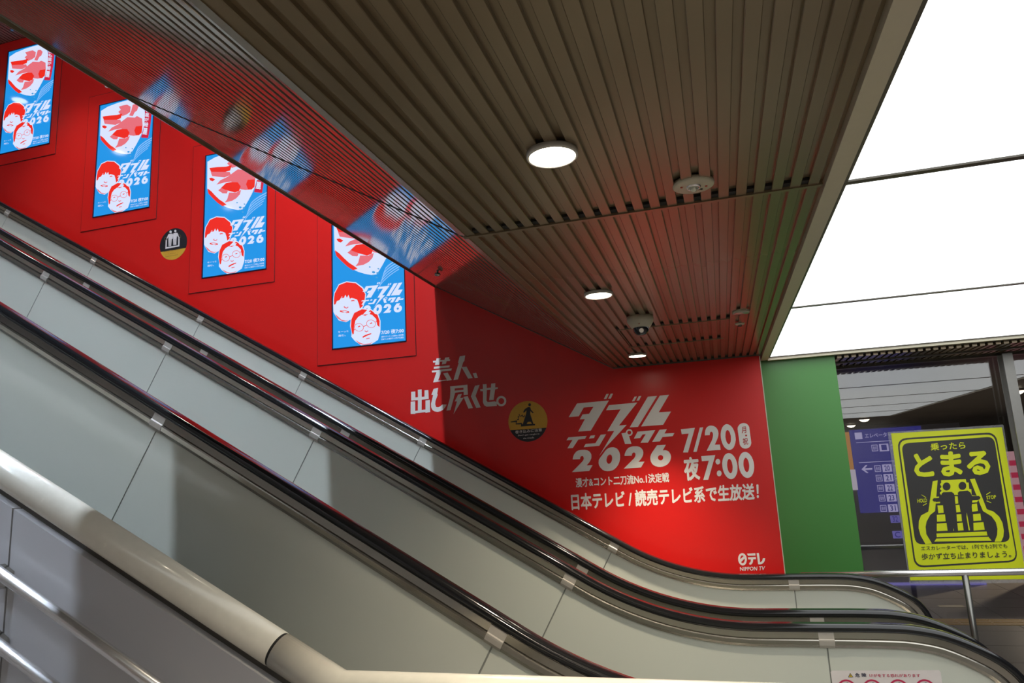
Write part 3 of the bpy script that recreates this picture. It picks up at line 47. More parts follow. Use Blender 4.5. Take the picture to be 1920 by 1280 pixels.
def mat(name, base=(.5, .5, .5), rough=.5, metal=0., emit=None, strength=1., var=.06, scale=30., coat=0., spec=None, stretch=None):
    if name in _m:
        return _m[name]
    m = bpy.data.materials.new(name); m.use_nodes = True
    nt = m.node_tree; b = nt.nodes['Principled BSDF']
    b.inputs['Base Color'].default_value = (*base, 1)
    b.inputs['Roughness'].default_value = rough
    b.inputs['Metallic'].default_value = metal
    if coat:
        b.inputs['Coat Weight'].default_value = coat; b.inputs['Coat Roughness'].default_value = .06
    if spec is not None:
        b.inputs['Specular IOR Level'].default_value = spec
    if emit is not None:
        b.inputs['Emission Color'].default_value = (*emit, 1)
        b.inputs['Emission Strength'].default_value = strength
    if var:
        tc = nt.nodes.new('ShaderNodeTexCoord'); mp = nt.nodes.new('ShaderNodeMapping')
        if stretch: mp.inputs['Scale'].default_value = stretch
        nz = nt.nodes.new('ShaderNodeTexNoise'); nz.inputs['Scale'].default_value = scale; nz.inputs['Detail'].default_value = 4
        nt.links.new(tc.outputs['Object'], mp.inputs['Vector']); nt.links.new(mp.outputs['Vector'], nz.inputs['Vector'])
        mr = nt.nodes.new('ShaderNodeMapRange')
        mr.inputs['To Min'].default_value = max(0, rough - var); mr.inputs['To Max'].default_value = min(1, rough + var)
        nt.links.new(nz.outputs['Fac'], mr.inputs['Value']); nt.links.new(mr.outputs['Result'], b.inputs['Roughness'])
        mx = nt.nodes.new('ShaderNodeMix'); mx.data_type = 'RGBA'
        mx.inputs[6].default_value = (*[c * (1 - var) for c in base], 1); mx.inputs[7].default_value = (*[min(1, c * (1 + var)) for c in base], 1)
        nt.links.new(nz.outputs['Fac'], mx.inputs[0]); nt.links.new(mx.outputs[2], b.inputs['Base Color'])
    _m[name] = m
    return m

def glass_mat(name, tint=(.97, .98, .98), rough=0.0):
    m = bpy.data.materials.new(name); m.use_nodes = True; nt = m.node_tree
    nt.nodes.clear(); out = nt.nodes.new('ShaderNodeOutputMaterial')
    tr = nt.nodes.new('ShaderNodeBsdfTransparent'); tr.inputs['Color'].default_value = (*tint, 1)
    gl = nt.nodes.new('ShaderNodeBsdfGlossy'); gl.inputs['Roughness'].default_value = rough
    fr = nt.nodes.new('ShaderNodeFresnel'); fr.inputs['IOR'].default_value = 1.85
    mx = nt.nodes.new('ShaderNodeMixShader')
    nt.links.new(fr.outputs[0], mx.inputs[0]); nt.links.new(tr.outputs[0], mx.inputs[1]); nt.links.new(gl.outputs[0], mx.inputs[2])
    nt.links.new(mx.outputs[0], out.inputs[0])
    _m[name] = m
    return m

def film_mat(name):
    m = bpy.data.materials.new(name); m.use_nodes = True; nt = m.node_tree
    nt.nodes.clear(); out = nt.nodes.new('ShaderNodeOutputMaterial')
    tr = nt.nodes.new('ShaderNodeBsdfTransparent'); df = nt.nodes.new('ShaderNodeBsdfDiffuse'); df.inputs['Color'].default_value = (.6, .6, .62, 1)
    gl = nt.nodes.new('ShaderNodeBsdfGlossy'); gl.inputs['Roughness'].default_value = .12
    nz = nt.nodes.new('ShaderNodeTexNoise'); nz.inputs['Scale'].default_value = 9; nz.inputs['Detail'].default_value = 6
    mr = nt.nodes.new('ShaderNodeMapRange'); mr.inputs['To Min'].default_value = .15; mr.inputs['To Max'].default_value = .6
    nt.links.new(nz.outputs['Fac'], mr.inputs['Value'])
    a = nt.nodes.new('ShaderNodeMixShader'); b = nt.nodes.new('ShaderNodeMixShader'); b.inputs[0].default_value = .08
    nt.links.new(mr.outputs[0], a.inputs[0]); nt.links.new(tr.outputs[0], a.inputs[1]); nt.links.new(df.outputs[0], a.inputs[2])
    nt.links.new(a.outputs[0], b.inputs[1]); nt.links.new(gl.outputs[0], b.inputs[2]); nt.links.new(b.outputs[0], out.inputs[0])
    return m

def link(name, me, mats, parent=None, kind=None, smooth=False):
    o = bpy.data.objects.new(name, me); COL.objects.link(o)
    if me is not None and mats is not None and not me.materials:
        for m in (mats if isinstance(mats, (list, tuple)) else [mats]): me.materials.append(m)
    if smooth:
        for p in me.polygons: p.use_smooth = True
    if parent: o.parent = parent
    if kind: o['kind'] = kind
    return o

def pd(name, V, F, idx=None):
    me = bpy.data.meshes.new(name); me.from_pydata([tuple(v) for v in V], [], [tuple(f) for f in F])
    if idx: me.polygons.foreach_set('material_index', idx)
    me.update(); return me

def fixn(me):
    bm = bmesh.new(); bm.from_mesh(me); bmesh.ops.recalc_face_normals(bm, faces=bm.faces); bm.to_mesh(me); bm.free(); return me

def boxm(name, x0, x1, y0, y1, z0, z1, bev=0):
    V = [(x0,y0,z0),(x1,y0,z0),(x1,y1,z0),(x0,y1,z0),(x0,y0,z1),(x1,y0,z1),(x1,y1,z1),(x0,y1,z1)]
    F = [(0,3,2,1),(4,5,6,7),(0,1,5,4),(1,2,6,5),(2,3,7,6),(3,0,4,7)]
    me = pd(name, V, F)
    if bev:
        bm = bmesh.new(); bm.from_mesh(me); bmesh.ops.bevel(bm, geom=list(bm.edges), offset=bev, segments=2, affect='EDGES'); bm.to_mesh(me); bm.free()
    return me

def box(name, x0, x1, y0, y1, z0, z1, m, parent=None, kind=None, bev=0):
    return link(name, boxm(name, x0, x1, y0, y1, z0, z1, bev), m, parent, kind)

def tag(o, label, cat, group=None):
    o['label'] = label; o['category'] = cat
    if group: o['group'] = group
    return o

def thing(name, label, cat, loc=(0,0,0), group=None):
    o = bpy.data.objects.new(name, None); COL.objects.link(o); o.location = loc; o.empty_display_size = .1
    return tag(o, label, cat, group)

def sweep(name, prof, path, close_path=False):
    """closed profile [(y, n)] along path [(x, z)] in the XZ plane (n = offset along the upward normal)"""
    V = []; n = len(path); k = len(prof)
    for i, (x, z) in enumerate(path):
        a = path[max(i-1, 0)]; b = path[min(i+1, n-1)]
        tx, tz = b[0]-a[0], b[1]-a[1]; l = math.hypot(tx, tz) or 1; tx /= l; tz /= l
        nx, nz = -tz, tx
        for (y, q) in prof: V.append((x + nx*q, y, z + nz*q))
    F = []
    for i in range(n-1):
        for j in range(k):
            j2 = (j+1) % k
            F.append((i*k+j, i*k+j2, (i+1)*k+j2, (i+1)*k+j))
    F.append(tuple(range(k))[::-1]); F.append(tuple((n-1)*k+j for j in range(k)))
    return fixn(pd(name, V, F))

def extrude_xz(name, poly, y0, y1):
    k = len(poly)
    V = [(x, y0, z) for x, z in poly] + [(x, y1, z) for x, z in poly]
    tris = tessellate_polygon([[(x, z, 0) for x, z in poly]])
    F = [tuple(t) for t in tris] + [tuple(i + k for i in t)[::-1] for t in tris] + [(i, (i+1) % k, (i+1) % k + k, i + k) for i in range(k)]
    return fixn(pd(name, V, F))

def tube(name, pts, r, seg=16, cap=True):
    pts = [Vector(p) for p in pts]; V = []; F = []; n = len(pts)
    up = Vector((0, 1, 0))
    for i, p in enumerate(pts):
        t = (pts[min(i+1, n-1)] - pts[max(i-1, 0)]).normalized()
        if abs(t.dot(up)) > .95: up = Vector((0, 0, 1))
        a = t.cross(up).normalized(); b = a.cross(t)
        sc = 1.0
        if 0 < i < n-1:
            d1 = (pts[i]-pts[i-1]).normalized(); c = d1.dot(t); sc = 1/max(c, .5)
        for j in range(seg):
            th = 2*math.pi*j/seg
            V.append(p + a*math.cos(th)*r*(sc) + b*math.sin(th)*r)
    for i in range(n-1):
        for j in range(seg):
            j2 = (j+1) % seg; F.append((i*seg+j, i*seg+j2, (i+1)*seg+j2, (i+1)*seg+j))
    if cap: F.append(tuple(range(seg))); F.append(tuple((n-1)*seg+j for j in range(seg)))
    return fixn(pd(name, V, F))

def lathe(name, prof, seg=32, mid=None):
    """prof [(r, z)] about Z"""
    V = []; F = []; k = len(prof)
    for j in range(seg):
        th = 2*math.pi*j/seg
        for r, z in prof: V.append((r*math.cos(th), r*math.sin(th), z))
    for j in range(seg):
        j2 = (j+1) % seg
        for i in range(k-1): F.append((j*k+i, j2*k+i, j2*k+i+1, j*k+i+1))
    me = pd(name, V, F)
    bm = bmesh.new(); bm.from_mesh(me); bmesh.ops.remove_doubles(bm, verts=bm.verts, dist=1e-6); bmesh.ops.recalc_face_normals(bm, faces=bm.faces); bm.to_mesh(me); bm.free()
    return me

# flat print: polygons with holes and lettering lying on a wall-parallel plane
class Print:
    def __init__(s): s.V = []; s.F = []; s.I = []; s.mats = []; s.layer = 0
    def mi(s, m):
        if m not in s.mats: s.mats.append(m)
        return s.mats.index(m)
    def poly(s, loops, m, y):
        pts = [p for l in loops for p in l]; base = len(s.V)
        tr = tessellate_polygon([[(x, z, 0) for x, z in l] for l in loops])
        s.V += [(x, y, z) for x, z in pts]
        i = s.mi(m)
        for a, b, c in tr:
            ax, az = pts[a]; bx, bz = pts[b]; cx, cz = pts[c]
            if (bx-ax)*(cz-az) - (bz-az)*(cx-ax) < 0: b, c = c, b      # face -Y
            s.F.append((base+a, base+b, base+c)); s.I.append(i)
    def text(s, body, quad, m, y, bold=0., shear=0.):
        V, F = text_mesh(body, bold); base = len(s.V)
        (ax, az), (bx, bz), (cx, cz), (dx, dz) = quad
        for u, v, k in V:
            x = (ax*(1-u)+bx*u)*(1-v) + (dx*(1-u)+cx*u)*v; z = (az*(1-u)+bz*u)*(1-v) + (dz*(1-u)+cz*u)*v
            s.V.append((x, y - .00005*k, z))
        i = s.mi(m)
        for f in F: s.F.append(tuple(base+k for k in f)); s.I.append(i)
    def build(s, name, parent=None):
        return link(name, pd(name, s.V, s.F, s.I), s.mats, parent)

_tx = {}
def text_mesh(body, bold):
    """lettering in the built-in typeface, as 2-D verts scaled to the unit square"""
    if (body, bold) in _tx: return _tx[(body, bold)]
    cu = bpy.data.curves.new('lettering', 'FONT'); cu.body = body; cu.resolution_u = 2; cu.fill_mode = 'FRONT'
    o = bpy.data.objects.new('lettering', cu); COL.objects.link(o)
    dg = bpy.context.evaluated_depsgraph_get(); dg.update()
    me = bpy.data.meshes.new_from_object(o.evaluated_get(dg))
    bpy.data.objects.remove(o); bpy.data.curves.remove(cu)
    base = [(v.co.x, v.co.y) for v in me.vertices]; bf = [tuple(p.vertices) for p in me.polygons]
    bpy.data.meshes.remove(me)
    W = []; F = []
    # heavier weight: the outline struck several times round a small ring
    for k in range(8 if bold else 1):
        dx, dz = bold*math.cos(k*math.pi/4), bold*math.sin(k*math.pi/4)
        n = len(W); W += [(x+dx, z+dz) for x, z in base]; F += [tuple(n+i for i in f) for f in bf]
    xs = [p[0] for p in W]; zs = [p[1] for p in W]
    x0, x1, z0, z1 = min(xs), max(xs), min(zs), max(zs)
    nb = len(base)
    V = [((x-x0)/(x1-x0), (z-z0)/(z1-z0), i//nb) for i, (x, z) in enumerate(W)]
    _tx[(body, bold)] = (V, F)
    return V, F

def rectq(x0, x1, z0, z1): return [(x0, z0), (x1, z0), (x1, z1), (x0, z1)]
def circ(cx, cz, r, n=32, a0=0, a1=2*math.pi):
    full = abs(a1-a0-2*math.pi) < 1e-6
    return [(cx + r*math.cos(a0+(a1-a0)*i/(n if full else n-1)), cz + r*math.sin(a0+(a1-a0)*i/(n if full else n-1))) for i in range(n)]

# ---------------------------------------------------------------- materials
RED = mat('red_vinyl_film', (.64, .012, .010), .32, var=.03, scale=3)
GREENM = mat('green_vinyl_film', (.058, .23, .045), .34, var=.03, scale=3)
METAL = mat('bronze_grey_slat_paint', (.235, .18, .112), .25, .38, var=.03, scale=18, stretch=(1, .05, 1))
RIBM = mat('bronze_grey_rib_paint', (.34, .295, .245), .07, .60, var=.0, scale=18, stretch=(1, .05, 1))
DARK = mat('black_void', (.012, .011, .010), .8)
BEIGE = mat('beige_frame_paint', (.60, .55, .42), .4, .1)
DARKFRAME = mat('dark_bronze_frame', (.09, .08, .065), .4, .3)
PANEL = mat('pale_enamel_panel', (.60, .615, .54), .22, var=.03, scale=2, coat=.7)
STEEL = mat('brushed_stainless_steel', (.40, .375, .33), .22, .95, var=.05, scale=40, stretch=(.1, 1, 1))
RUBBER = mat('black_rubber', (.010, .010, .011), .13, var=.03, spec=.55)
SEAM = mat('dark_joint_sealant', (.24, .245, .22), .7)
CLIP = mat('pale_joint_cover', (.50, .46, .41), .4, .3)
SILVER = mat('polished_steel_tube', (.85, .84, .84), .27, .95, var=0)
CREAM = mat('cream_resin_coping', (.72, .68, .58), .25, coat=.3)
SIDEPANEL = mat('grey_enamel_cladding', (.50, .49, .50), .3, coat=.15, var=.03, scale=2)
WHITEV = mat('white_vinyl', (.80, .76, .72), .45, var=.02)
LUM = mat('luminous_ceiling_sheet', (.8, .8, .8), .4, emit=(.95, .99, 1.0), strength=LUMINOUS, var=0)
TILE = mat('dark_floor_tile', (.22, .19, .165), .32, var=.05, scale=6)
GROUT = mat('floor_grout', (.10, .085, .07), .7)
YEL = mat('tactile_yellow', (.75, .42, .05), .5)
PLASTER = mat('dim_hall_plaster', (.10, .095, .105), .7)
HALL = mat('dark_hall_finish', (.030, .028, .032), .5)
CREAMP = mat('cream_plastic', (.55, .50, .38), .4)
BLACKGL = mat('dark_dome_glass', (.012, .012, .014), .06, coat=.5)

# ---------------------------------------------------------------- structure
# floor with dark tiles where they show
box('floor', -10.6, 9.2, -3.4, 22.2, FLOOR-.25, FLOOR-.012, GROUT, kind='structure')
fl = bpy.data.objects['floor']
tile_me = boxm('floor_tile', .004, .596, .004, .596, -.014, 0)
tile_me.materials.append(TILE)
for i in range(-18, 16):
    for j in range(-6, 37):
        x, y = i*.6 + .3, j*.6
        if x < -10.5 or x > 8.7 or y > 21.5: continue
        near = x > .3 and y > 5.0 and y < 13 and x < 5.2
        if near:
            o = link('floor_tile', tile_me, None, fl); o.location = (x, y, FLOOR)
rest = [(-10.5, .3, -3.4, 22.1), (.3, 9.2, -3.4, 5.4), (.3, 9.2, 13.2, 22.1), (5.7, 9.2, 5.4, 13.2)]
V = []; F = []
for a, b, c, d in rest:
    k = len(V); V += [(a, c, FLOOR), (b, c, FLOOR), (b, d, FLOOR), (a, d, FLOOR)]; F.append((k, k+1, k+2, k+3))
link('floor_tile_field', pd('floor_tile_field', V, F), TILE, fl)

# red wall, green wall, enclosing walls
box('wall_back', -10.6, .352, WALL, WALL+.25, FLOOR, 5.38, RED, kind='structure')
box('wall_edge', .352, .358, WALL-.002, WALL+.02, FLOOR, CEIL-.01, BEIGE, bpy.data.objects['wall_back'])
box('wall_back_right', .358, .925, GREEN, GREEN+.2, FLOOR, CEIL+.1, GREENM, kind='structure')
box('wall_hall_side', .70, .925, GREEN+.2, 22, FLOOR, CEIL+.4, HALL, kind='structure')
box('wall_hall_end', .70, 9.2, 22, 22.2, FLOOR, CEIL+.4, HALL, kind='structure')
box('wall_left', -10.8, -10.6, -3.4, WALL+.2, FLOOR, 5.6, PLASTER, kind='structure')
box('wall_front', -10.6, 9.2, -3.6, -3.4, FLOOR, 5.6, mat('warm_white_plaster', (.36, .32, .27), .7), kind='structure')
box('wall_right', 9.2, 9.4, -3.4, 22.2, FLOOR, 1.6, PLASTER, kind='structure')

# main slatted ceiling
X0, X1 = -.772, .372
S1 = 2.19
ce = box('ceiling', X0, X1+.02, -3.4, WALL+.02, CEIL+.014, CEIL+.20, METAL, kind='structure')
NS = 22; pitch = (X1 - X0) / NS
def slat_mesh(y0, y1):
    w = pitch*.61
    prof = [(-w/2, .015), (-w/2, .0015), (-w/2+.0015, 0), (w/2-.0015, 0), (w/2, .0015), (w/2, .015)]
    V = [(x, y0, z) for x, z in prof] + [(x, y1, z) for x, z in prof]; k = 6
    F = [(i, i+1, i+1+k, i+k) for i in range(k-1)] + [tuple(range(k)), tuple(range(2*k-1, k-1, -1))]
    me = fixn(pd('slat', V, F)); me.materials.append(METAL); return me
sA, sB = slat_mesh(-3.38, S1-.004), slat_mesh(S1+.012, WALL-.012)
for i in range(NS):
    x = X0 + (i+.5)*pitch
    for me in (sA, sB):
        o = link('slat', me, None, ce); o.location = (x, 0, CEIL)
def void_row(y, xa, xb):
    for i in range(NS):
        x = X0 + (i+1)*pitch
        if xa < x < xb:
            v = link('slat_end_gap', gapme, None, ce); v.location = (x, y, CEIL)
gapme = boxm('slat_end_gap', -pitch*.19, pitch*.19, -.030, 0, .0045, .0145); gapme.materials.append(DARK)
box('ceiling_joint_strip', X0, X1, S1-.004, S1+.012, CEIL-.004, CEIL+.012, METAL, ce); void_row(S1-.005, -1, .36)
box('ceiling_joint_strip', X0, X1, WALL-.012, WALL-.001, CEIL-.006, CEIL+.012, DARKFRAME, ce); void_row(WALL-.013, -1, .36)
box('hatch_edge_strip', -.515, .125, 4.125, 4.133, CEIL-.003, CEIL+.012, METAL, ce); void_row(4.125, -.52, .13)
box('hatch_edge_strip', -.535, .088, 4.772, 4.780, CEIL-.003, CEIL+.012, METAL, ce); void_row(4.772, -.52, .09)
box('hatch_edge_strip', .085, .089, 4.133, 4.772, CEIL-.001, CEIL+.012, METAL, ce)
box('hatch_edge_strip', -.515, -.511, 4.133, 4.772, CEIL-.001, CEIL+.012, METAL, ce)
# ceiling beyond the luminous field and over the far hall
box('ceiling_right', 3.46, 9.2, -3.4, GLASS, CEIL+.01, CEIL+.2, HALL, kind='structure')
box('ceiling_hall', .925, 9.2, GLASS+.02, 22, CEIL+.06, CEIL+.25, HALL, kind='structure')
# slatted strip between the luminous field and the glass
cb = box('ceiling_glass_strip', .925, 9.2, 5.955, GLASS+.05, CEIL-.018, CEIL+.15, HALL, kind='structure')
ns = slat_me = None
w = .052
gs_me = boxm('slat', -.016, .016, 5.985, 6.25, -.022, 0); gs_me.materials.append(METAL)
gs_me2 = boxm('slat', -.016, .016, 6.30, GLASS-.03, -.022, 0); gs_me2.materials.append(METAL)
for i in range(52):
    for me in (gs_me, gs_me2):
        o = link('slat', me, None, cb); o.location = (.96 + i*w, 0, CEIL-.019)
box('beam_flange', .925, 5.2, 6.25, 6.30, CEIL-.05, CEIL-.018, DARKFRAME, cb)
box('head_frame', .925, 5.2, GLASS-.03, GLASS+.03, CEIL-.06, CEIL-.018, DARKFRAME, cb)

# sloped ribbed soffit over the escalators
SA = math.radians(29.9); SL = 1.745
EX, EZ = X0 - SL*math.cos(SA), CEIL + SL*math.sin(SA)
def soff(d, n=0.): return (X0 - d*math.cos(SA) + n*math.sin(SA), CEIL + d*math.sin(SA) + n*math.cos(SA))
sp = [soff(0, .012), soff(SL, .012), (EX, 5.36), (EX+.25, 5.36), (X0+.02, CEIL+.35)]
so = link('ceiling_sloped', extrude_xz('ceiling_sloped', [soff(0, .012), soff(SL, .012), soff(SL, .2), soff(0, .2)], -3.4, WALL), RIBM, kind='structure')
so.data.materials.clear(); so.data.materials.append(mat('dark_rib_backing', (.012, .010, .009), .7))
NR = 41; rp = SL/NR
def rib_mesh(y0, y1):
    h = rp*.315
    c, s = math.cos(SA), math.sin(SA)
    prof = [(-h, .012), (-h, .001), (-h+.001, 0), (h-.001, 0), (h, .001), (h, .012)]
    P = [(-d*c + n*s, d*s + n*c) for d, n in prof]; k = 6
    V = [(x, y0, z) for x, z in P] + [(x, y1, z) for x, z in P]
    F = [(i, i+1, i+1+k, i+k) for i in range(k-1)] + [tuple(range(k)), tuple(range(2*k-1, k-1, -1))]
    me = fixn(pd('rib', V, F)); me.materials.append(RIBM); return me
rA, rB = rib_mesh(-3.38, S1-.008), rib_mesh(S1+.008, WALL-.004)
for i in range(NR):
    x, z = soff((i+.5)*rp)
    for me in (rA, rB):
        o = link('rib', me, None, so); o.location = (x, 0, z)
link('soffit_edge_trim', extrude_xz('soffit_edge_trim', [soff(SL+.006, -.012), soff(SL+.020, -.012), soff(SL+.020, .05), soff(SL+.006, .05)], -3.4, WALL-.001), METAL, so)
link('soffit_joint', extrude_xz('soffit_joint', [soff(.004, -.0015), soff(SL, -.0015), soff(SL, .011), soff(.004, .011)], S1-.0075, S1+.0075), DARK, so)
link('soffit_corner_trim', extrude_xz('soffit_corner_trim', [(X0-.014, CEIL+.006), (X0+.012, CEIL-.003), (X0+.012, CEIL+.015), (X0-.010, CEIL+.02)], -3.4, WALL-.001), METAL, so)
link('soffit_wall_trim', extrude_xz('soffit_wall_trim', [soff(0, -.004), soff(SL, -.004), soff(SL, .012), soff(0, .012)], WALL-.010, WALL-.001), DARKFRAME, so)
# wall of the stair void above the soffit and the upper ceiling
box('wall_void', EX-.016, EX+.2, -3.4, WALL, EZ+.05, 5.6, PLASTER, kind='structure')
uc = box('ceiling_upper', -10.6, EX, -3.4, WALL, 5.375, 5.6, mat('dark_rib_backing'), kind='structure')
ur = boxm('rib', -.016, .016, -3.38, WALL-.01, -.012, 0); ur.materials.append(RIBM)
for i in range(120):
    if -10.5 + i*.045 < -6.0:
        o = link('rib', ur, None, uc); o.location = (-10.5 + i*.045, 0, 5.374)

# ---------------------------------------------------------------- luminous ceiling panels
LX0, LX1 = .442, 3.44
rows = [(4.037, 5.90, 'glowing white ceiling panel nearest the green wall'), (2.230, 4.023, 'middle glowing white ceiling panel between two dark seams'),
        (.417, 2.214, 'largest glowing white ceiling panel at the upper right corner'), (-1.395, .403, 'glowing white ceiling panel above the viewer, mirrored in the glass'),
        (-3.2, -1.409, 'glowing white ceiling panel behind the viewer, farthest from the green wall')]
for y0, y1, lab in rows:
    t = thing('light_panel', lab, 'ceiling light', ((LX0+LX1)/2, (y0+y1)/2, CEIL), 'luminous ceiling panels')
    hx, hy = (LX1-LX0)/2, (y1-y0)/2
    link('diffuser', boxm('diffuser', -hx, hx, -hy, hy, .006, .02), LUM, t)
    fr = extr = None
    V = [(-hx-.007,-hy-.007),(hx+.007,-hy-.007),(hx+.007,hy+.007),(-hx-.007,hy+.007),(-hx+.002,-hy+.006),(hx-.002,-hy+.006),(hx-.002,hy-.006),(-hx+.002,hy-.006)]
    VV = [(x, y, 0.) for x, y in V] + [(x, y, .03) for x, y in V]
    FF = []
    for i in range(4):
        j = (i+1) % 4
        FF += [(i, j, 4+j, 4+i), (8+i, 8+j, 12+j, 12+i), (i, j, 8+j, 8+i), (4+i, 4+j, 12+j, 12+i)]
    link('frame', fixn(pd('frame', VV, FF)), DARKFRAME, t)
box('trim_1', X1+.004, .428, -3.4, 5.955, CEIL-.012, CEIL+.16, BEIGE, kind='structure')
box('trim_2', .428, 3.46, 5.907, 5.955, CEIL-.020, CEIL+.16, BEIGE, kind='structure')
box('trim_3', 3.446, 3.46, -3.4, 5.907, CEIL-.012, CEIL+.16, BEIGE, kind='structure')
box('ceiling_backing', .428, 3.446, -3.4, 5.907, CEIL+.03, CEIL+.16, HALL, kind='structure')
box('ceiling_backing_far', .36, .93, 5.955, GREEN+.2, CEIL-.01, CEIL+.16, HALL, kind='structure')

# ---------------------------------------------------------------- escalators
RAIL_Z = -.765; RR = 1.70; A30 = math.radians(30)
def rail_path():
    """top line of a handrail: (x, z) from the top of the incline to the newel"""
    xk = -.343; t = RR*math.tan(A30/2)
    p = []
    xs = xk - t*math.cos(A30); zs = RAIL_Z + t*math.sin(A30)
    for i in range(25):
        d = 10.9 * (1 - i/25)
        p.append((xs - d*math.cos(A30), zs + d*math.sin(A30)))
    cx, cz = xk + t, RAIL_Z + RR
    for i in range(15):
        a = A30 * (1 - i/14); p.append((cx - RR*math.sin(a), cz - RR*math.cos(a)))
    for x in (.22, .33, .44, .55): p.append((x, RAIL_Z))
    ctrl = [(.55,-.765),(.66,-.767),(.76,-.773),(.89,-.799),(1.025,-.858),(1.123,-.922),(1.185,-1.00),(1.215,-1.10),(1.212,-1.20),(1.18,-1.30),(1.12,-1.385),(1.03,-1.44),(.93,-1.465)]
    C = [Vector((a, b)) for a, b in ctrl]
    for i in range(len(C)-1):
        p0 = C[max(i-1, 0)]; p1 = C[i]; p2 = C[i+1]; p3 = C[min(i+2, len(C)-1)]
        for k in range(1, 4):
            u = k/3
            q = .5*((2*p1) + (-p0+p2)*u + (2*p0-5*p1+4*p2-p3)*u*u + (-p0+3*p1-3*p2+p3)*u**3)
            p.append((q.x, q.y))
    return p
RAIL = rail_path()
def offs(path, n):
    out = []
    for i, (x, z) in enumerate(path):
        a = path[max(i-1, 0)]; b = path[min(i+1, len(path)-1)]
        tx, tz = b[0]-a[0], b[1]-a[1]; l = math.hypot(tx, tz); out.append((x - tz/l*n, z + tx/l*n))
    return out
def cut(path, xa, xb):
    """portion of path (monotone x) between xa and xb, with interpolated ends"""
    out = []
    for i in range(len(path)-1):
        (x0, z0), (x1, z1) = path[i], path[i+1]
        if x1 <= x0: break
        for xx in (xa, xb):
            pass
        if x0 >= xa and x0 <= xb: out.append((x0, z0))
        for xx in (xa, xb):
            if x0 < xx < x1: out.append((xx, z0 + (z1-z0)*(xx-x0)/(x1-x0)))
    out.sort(); return out
hr_prof = [(-.040,-.020),(-.0385,-.010),(-.033,-.003),(-.022,0),(.022,0),(.033,-.003),(.0385,-.010),(.040,-.020),(.038,-.030),(.031,-.036),(-.031,-.036),(-.038,-.030)]
gd_prof1 = [(-.030,-.034),(.030,-.034),(.030,-.064),(.024,-.068),(-.024,-.068),(-.030,-.064)]
gd_prof2 = [(-.024,-.066),(.024,-.066),(.033,-.069),(.035,-.074),(.032,-.092),(.020,-.106),(-.020,-.106),(-.032,-.092),(-.035,-.074),(-.033,-.069)]
JOINTS = [-8.25, -7.0, -5.80, -4.50, -3.41, -2.30, -.80, .385]
hr_me = sweep('handrail', hr_prof, RAIL); hr_me.materials.append(RUBBER)
GEND = len(RAIL) - 9
g1_me = sweep('handrail_guide', gd_prof1, RAIL[:GEND]); g1_me.materials.append(STEEL)
g2_me = sweep('guide_cap', gd_prof2, RAIL[:GEND]); g2_me.materials.append(STEEL)
for me in (hr_me,):
    for p in me.polygons: p.use_smooth = True
panel_mes = []
js = [-10.1] + JOINTS
def normal_at(path, x):
    for i in range(len(path)-1):
        if path[i][0] <= x <= path[i+1][0]:
            (x0, z0), (x1, z1) = path[i], path[i+1]; l = math.hypot(x1-x0, z1-z0)
            return (x, z0 + (z1-z0)*(x-x0)/(x1-x0)), (-(z1-z0)/l, (x1-x0)/l), ((x1-x0)/l, (z1-z0)/l)
for a, b in zip(js[:-1], js[1:]):
    (pa, na, ta), (pb, nb, tb) = normal_at(RAIL, a), normal_at(RAIL, b)
    mid = [q for q in cut(RAIL, a, b) if a + .01 < q[0] < b - .01]
    ring = []
    g = .0035
    seg = [(pa[0]+ta[0]*g, pa[1]+ta[1]*g, na)] + [(x, z, normal_at(RAIL, x)[1]) for x, z in mid] + [(pb[0]-tb[0]*g, pb[1]-tb[1]*g, nb)]
    top = [(x - n[0]*.098, z - n[1]*.098) for x, z, n in seg]
    bot = [(x - n[0]*1.0, max(z - n[1]*1.0, FLOOR+.02)) for x, z, n in seg]
    me = extrude_xz('balustrade_panel', top + bot[::-1], -.012, .012); me.materials.append(PANEL); panel_mes.append(me)
# newel panel
npth = offs(RAIL, -.098)
i0 = [i for i, q in enumerate(RAIL) if q[0] > .389][0]
newel = [q for q in npth[i0:GEND]]
me = extrude_xz('newel_panel', [(.3885, RAIL_Z-.098)] + newel + [(newel[-1][0]-.05, FLOOR+.02), (.3885, FLOOR+.02)], -.012, .012); me.materials.append(PANEL); panel_mes.append(me)
# joint covers wrapped round the guide
def clip_mesh(x):
    (p, n, t) = normal_at(RAIL, x)
    pth = [(p[0]+t[0]*d, p[1]+t[1]*d) for d in (-.034, .034)]
    out = [(-.0315,-.037),(.0315,-.037),(.0315,-.066),(.0365,-.070),(.0365,-.076),(.0335,-.094),(.020,-.108),(-.020,-.108),(-.0335,-.094),(-.0365,-.076),(-.0365,-.070),(-.0315,-.066)]
    me = sweep('joint_cover', out, pth); me.materials.append(CLIP); return me
clip_mes = [clip_mesh(x) for x in JOINTS]
def seal_mesh(x):
    (p, n, t) = normal_at(RAIL, x)
    q = [(p[0] + t[0]*a - n[0]*b, p[1] + t[1]*a - n[1]*b) for a, b in ((-.006, .10), (.006, .10), (.006, .98), (-.006, .98))]
    me = extrude_xz('joint_seal', [(a, max(b, FLOOR+.03)) for a, b in q], -.009, .009); me.materials.append(SEAM); return me
seal_mes = [seal_mesh(x) for x in JOINTS]
step_me = extrude_xz('step', [(0, 0), (.40, 0), (.40, -.235), (.37, -.235), (.37, -.05), (0, -.05)], .13, 1.13); step_me.materials.append(mat('grey_cast_aluminium_step', (.22, .22, .23), .4, .8))
skirt_me = sweep('skirt', [(-.006,-.93),(.006,-.93),(.006,-1.25),(-.006,-1.25)], RAIL[:46]); skirt_me.materials.append(mat('dark_skirt_steel', (.1, .1, .1), .3, .8))
truss_pts = offs(RAIL[:44], -1.0)
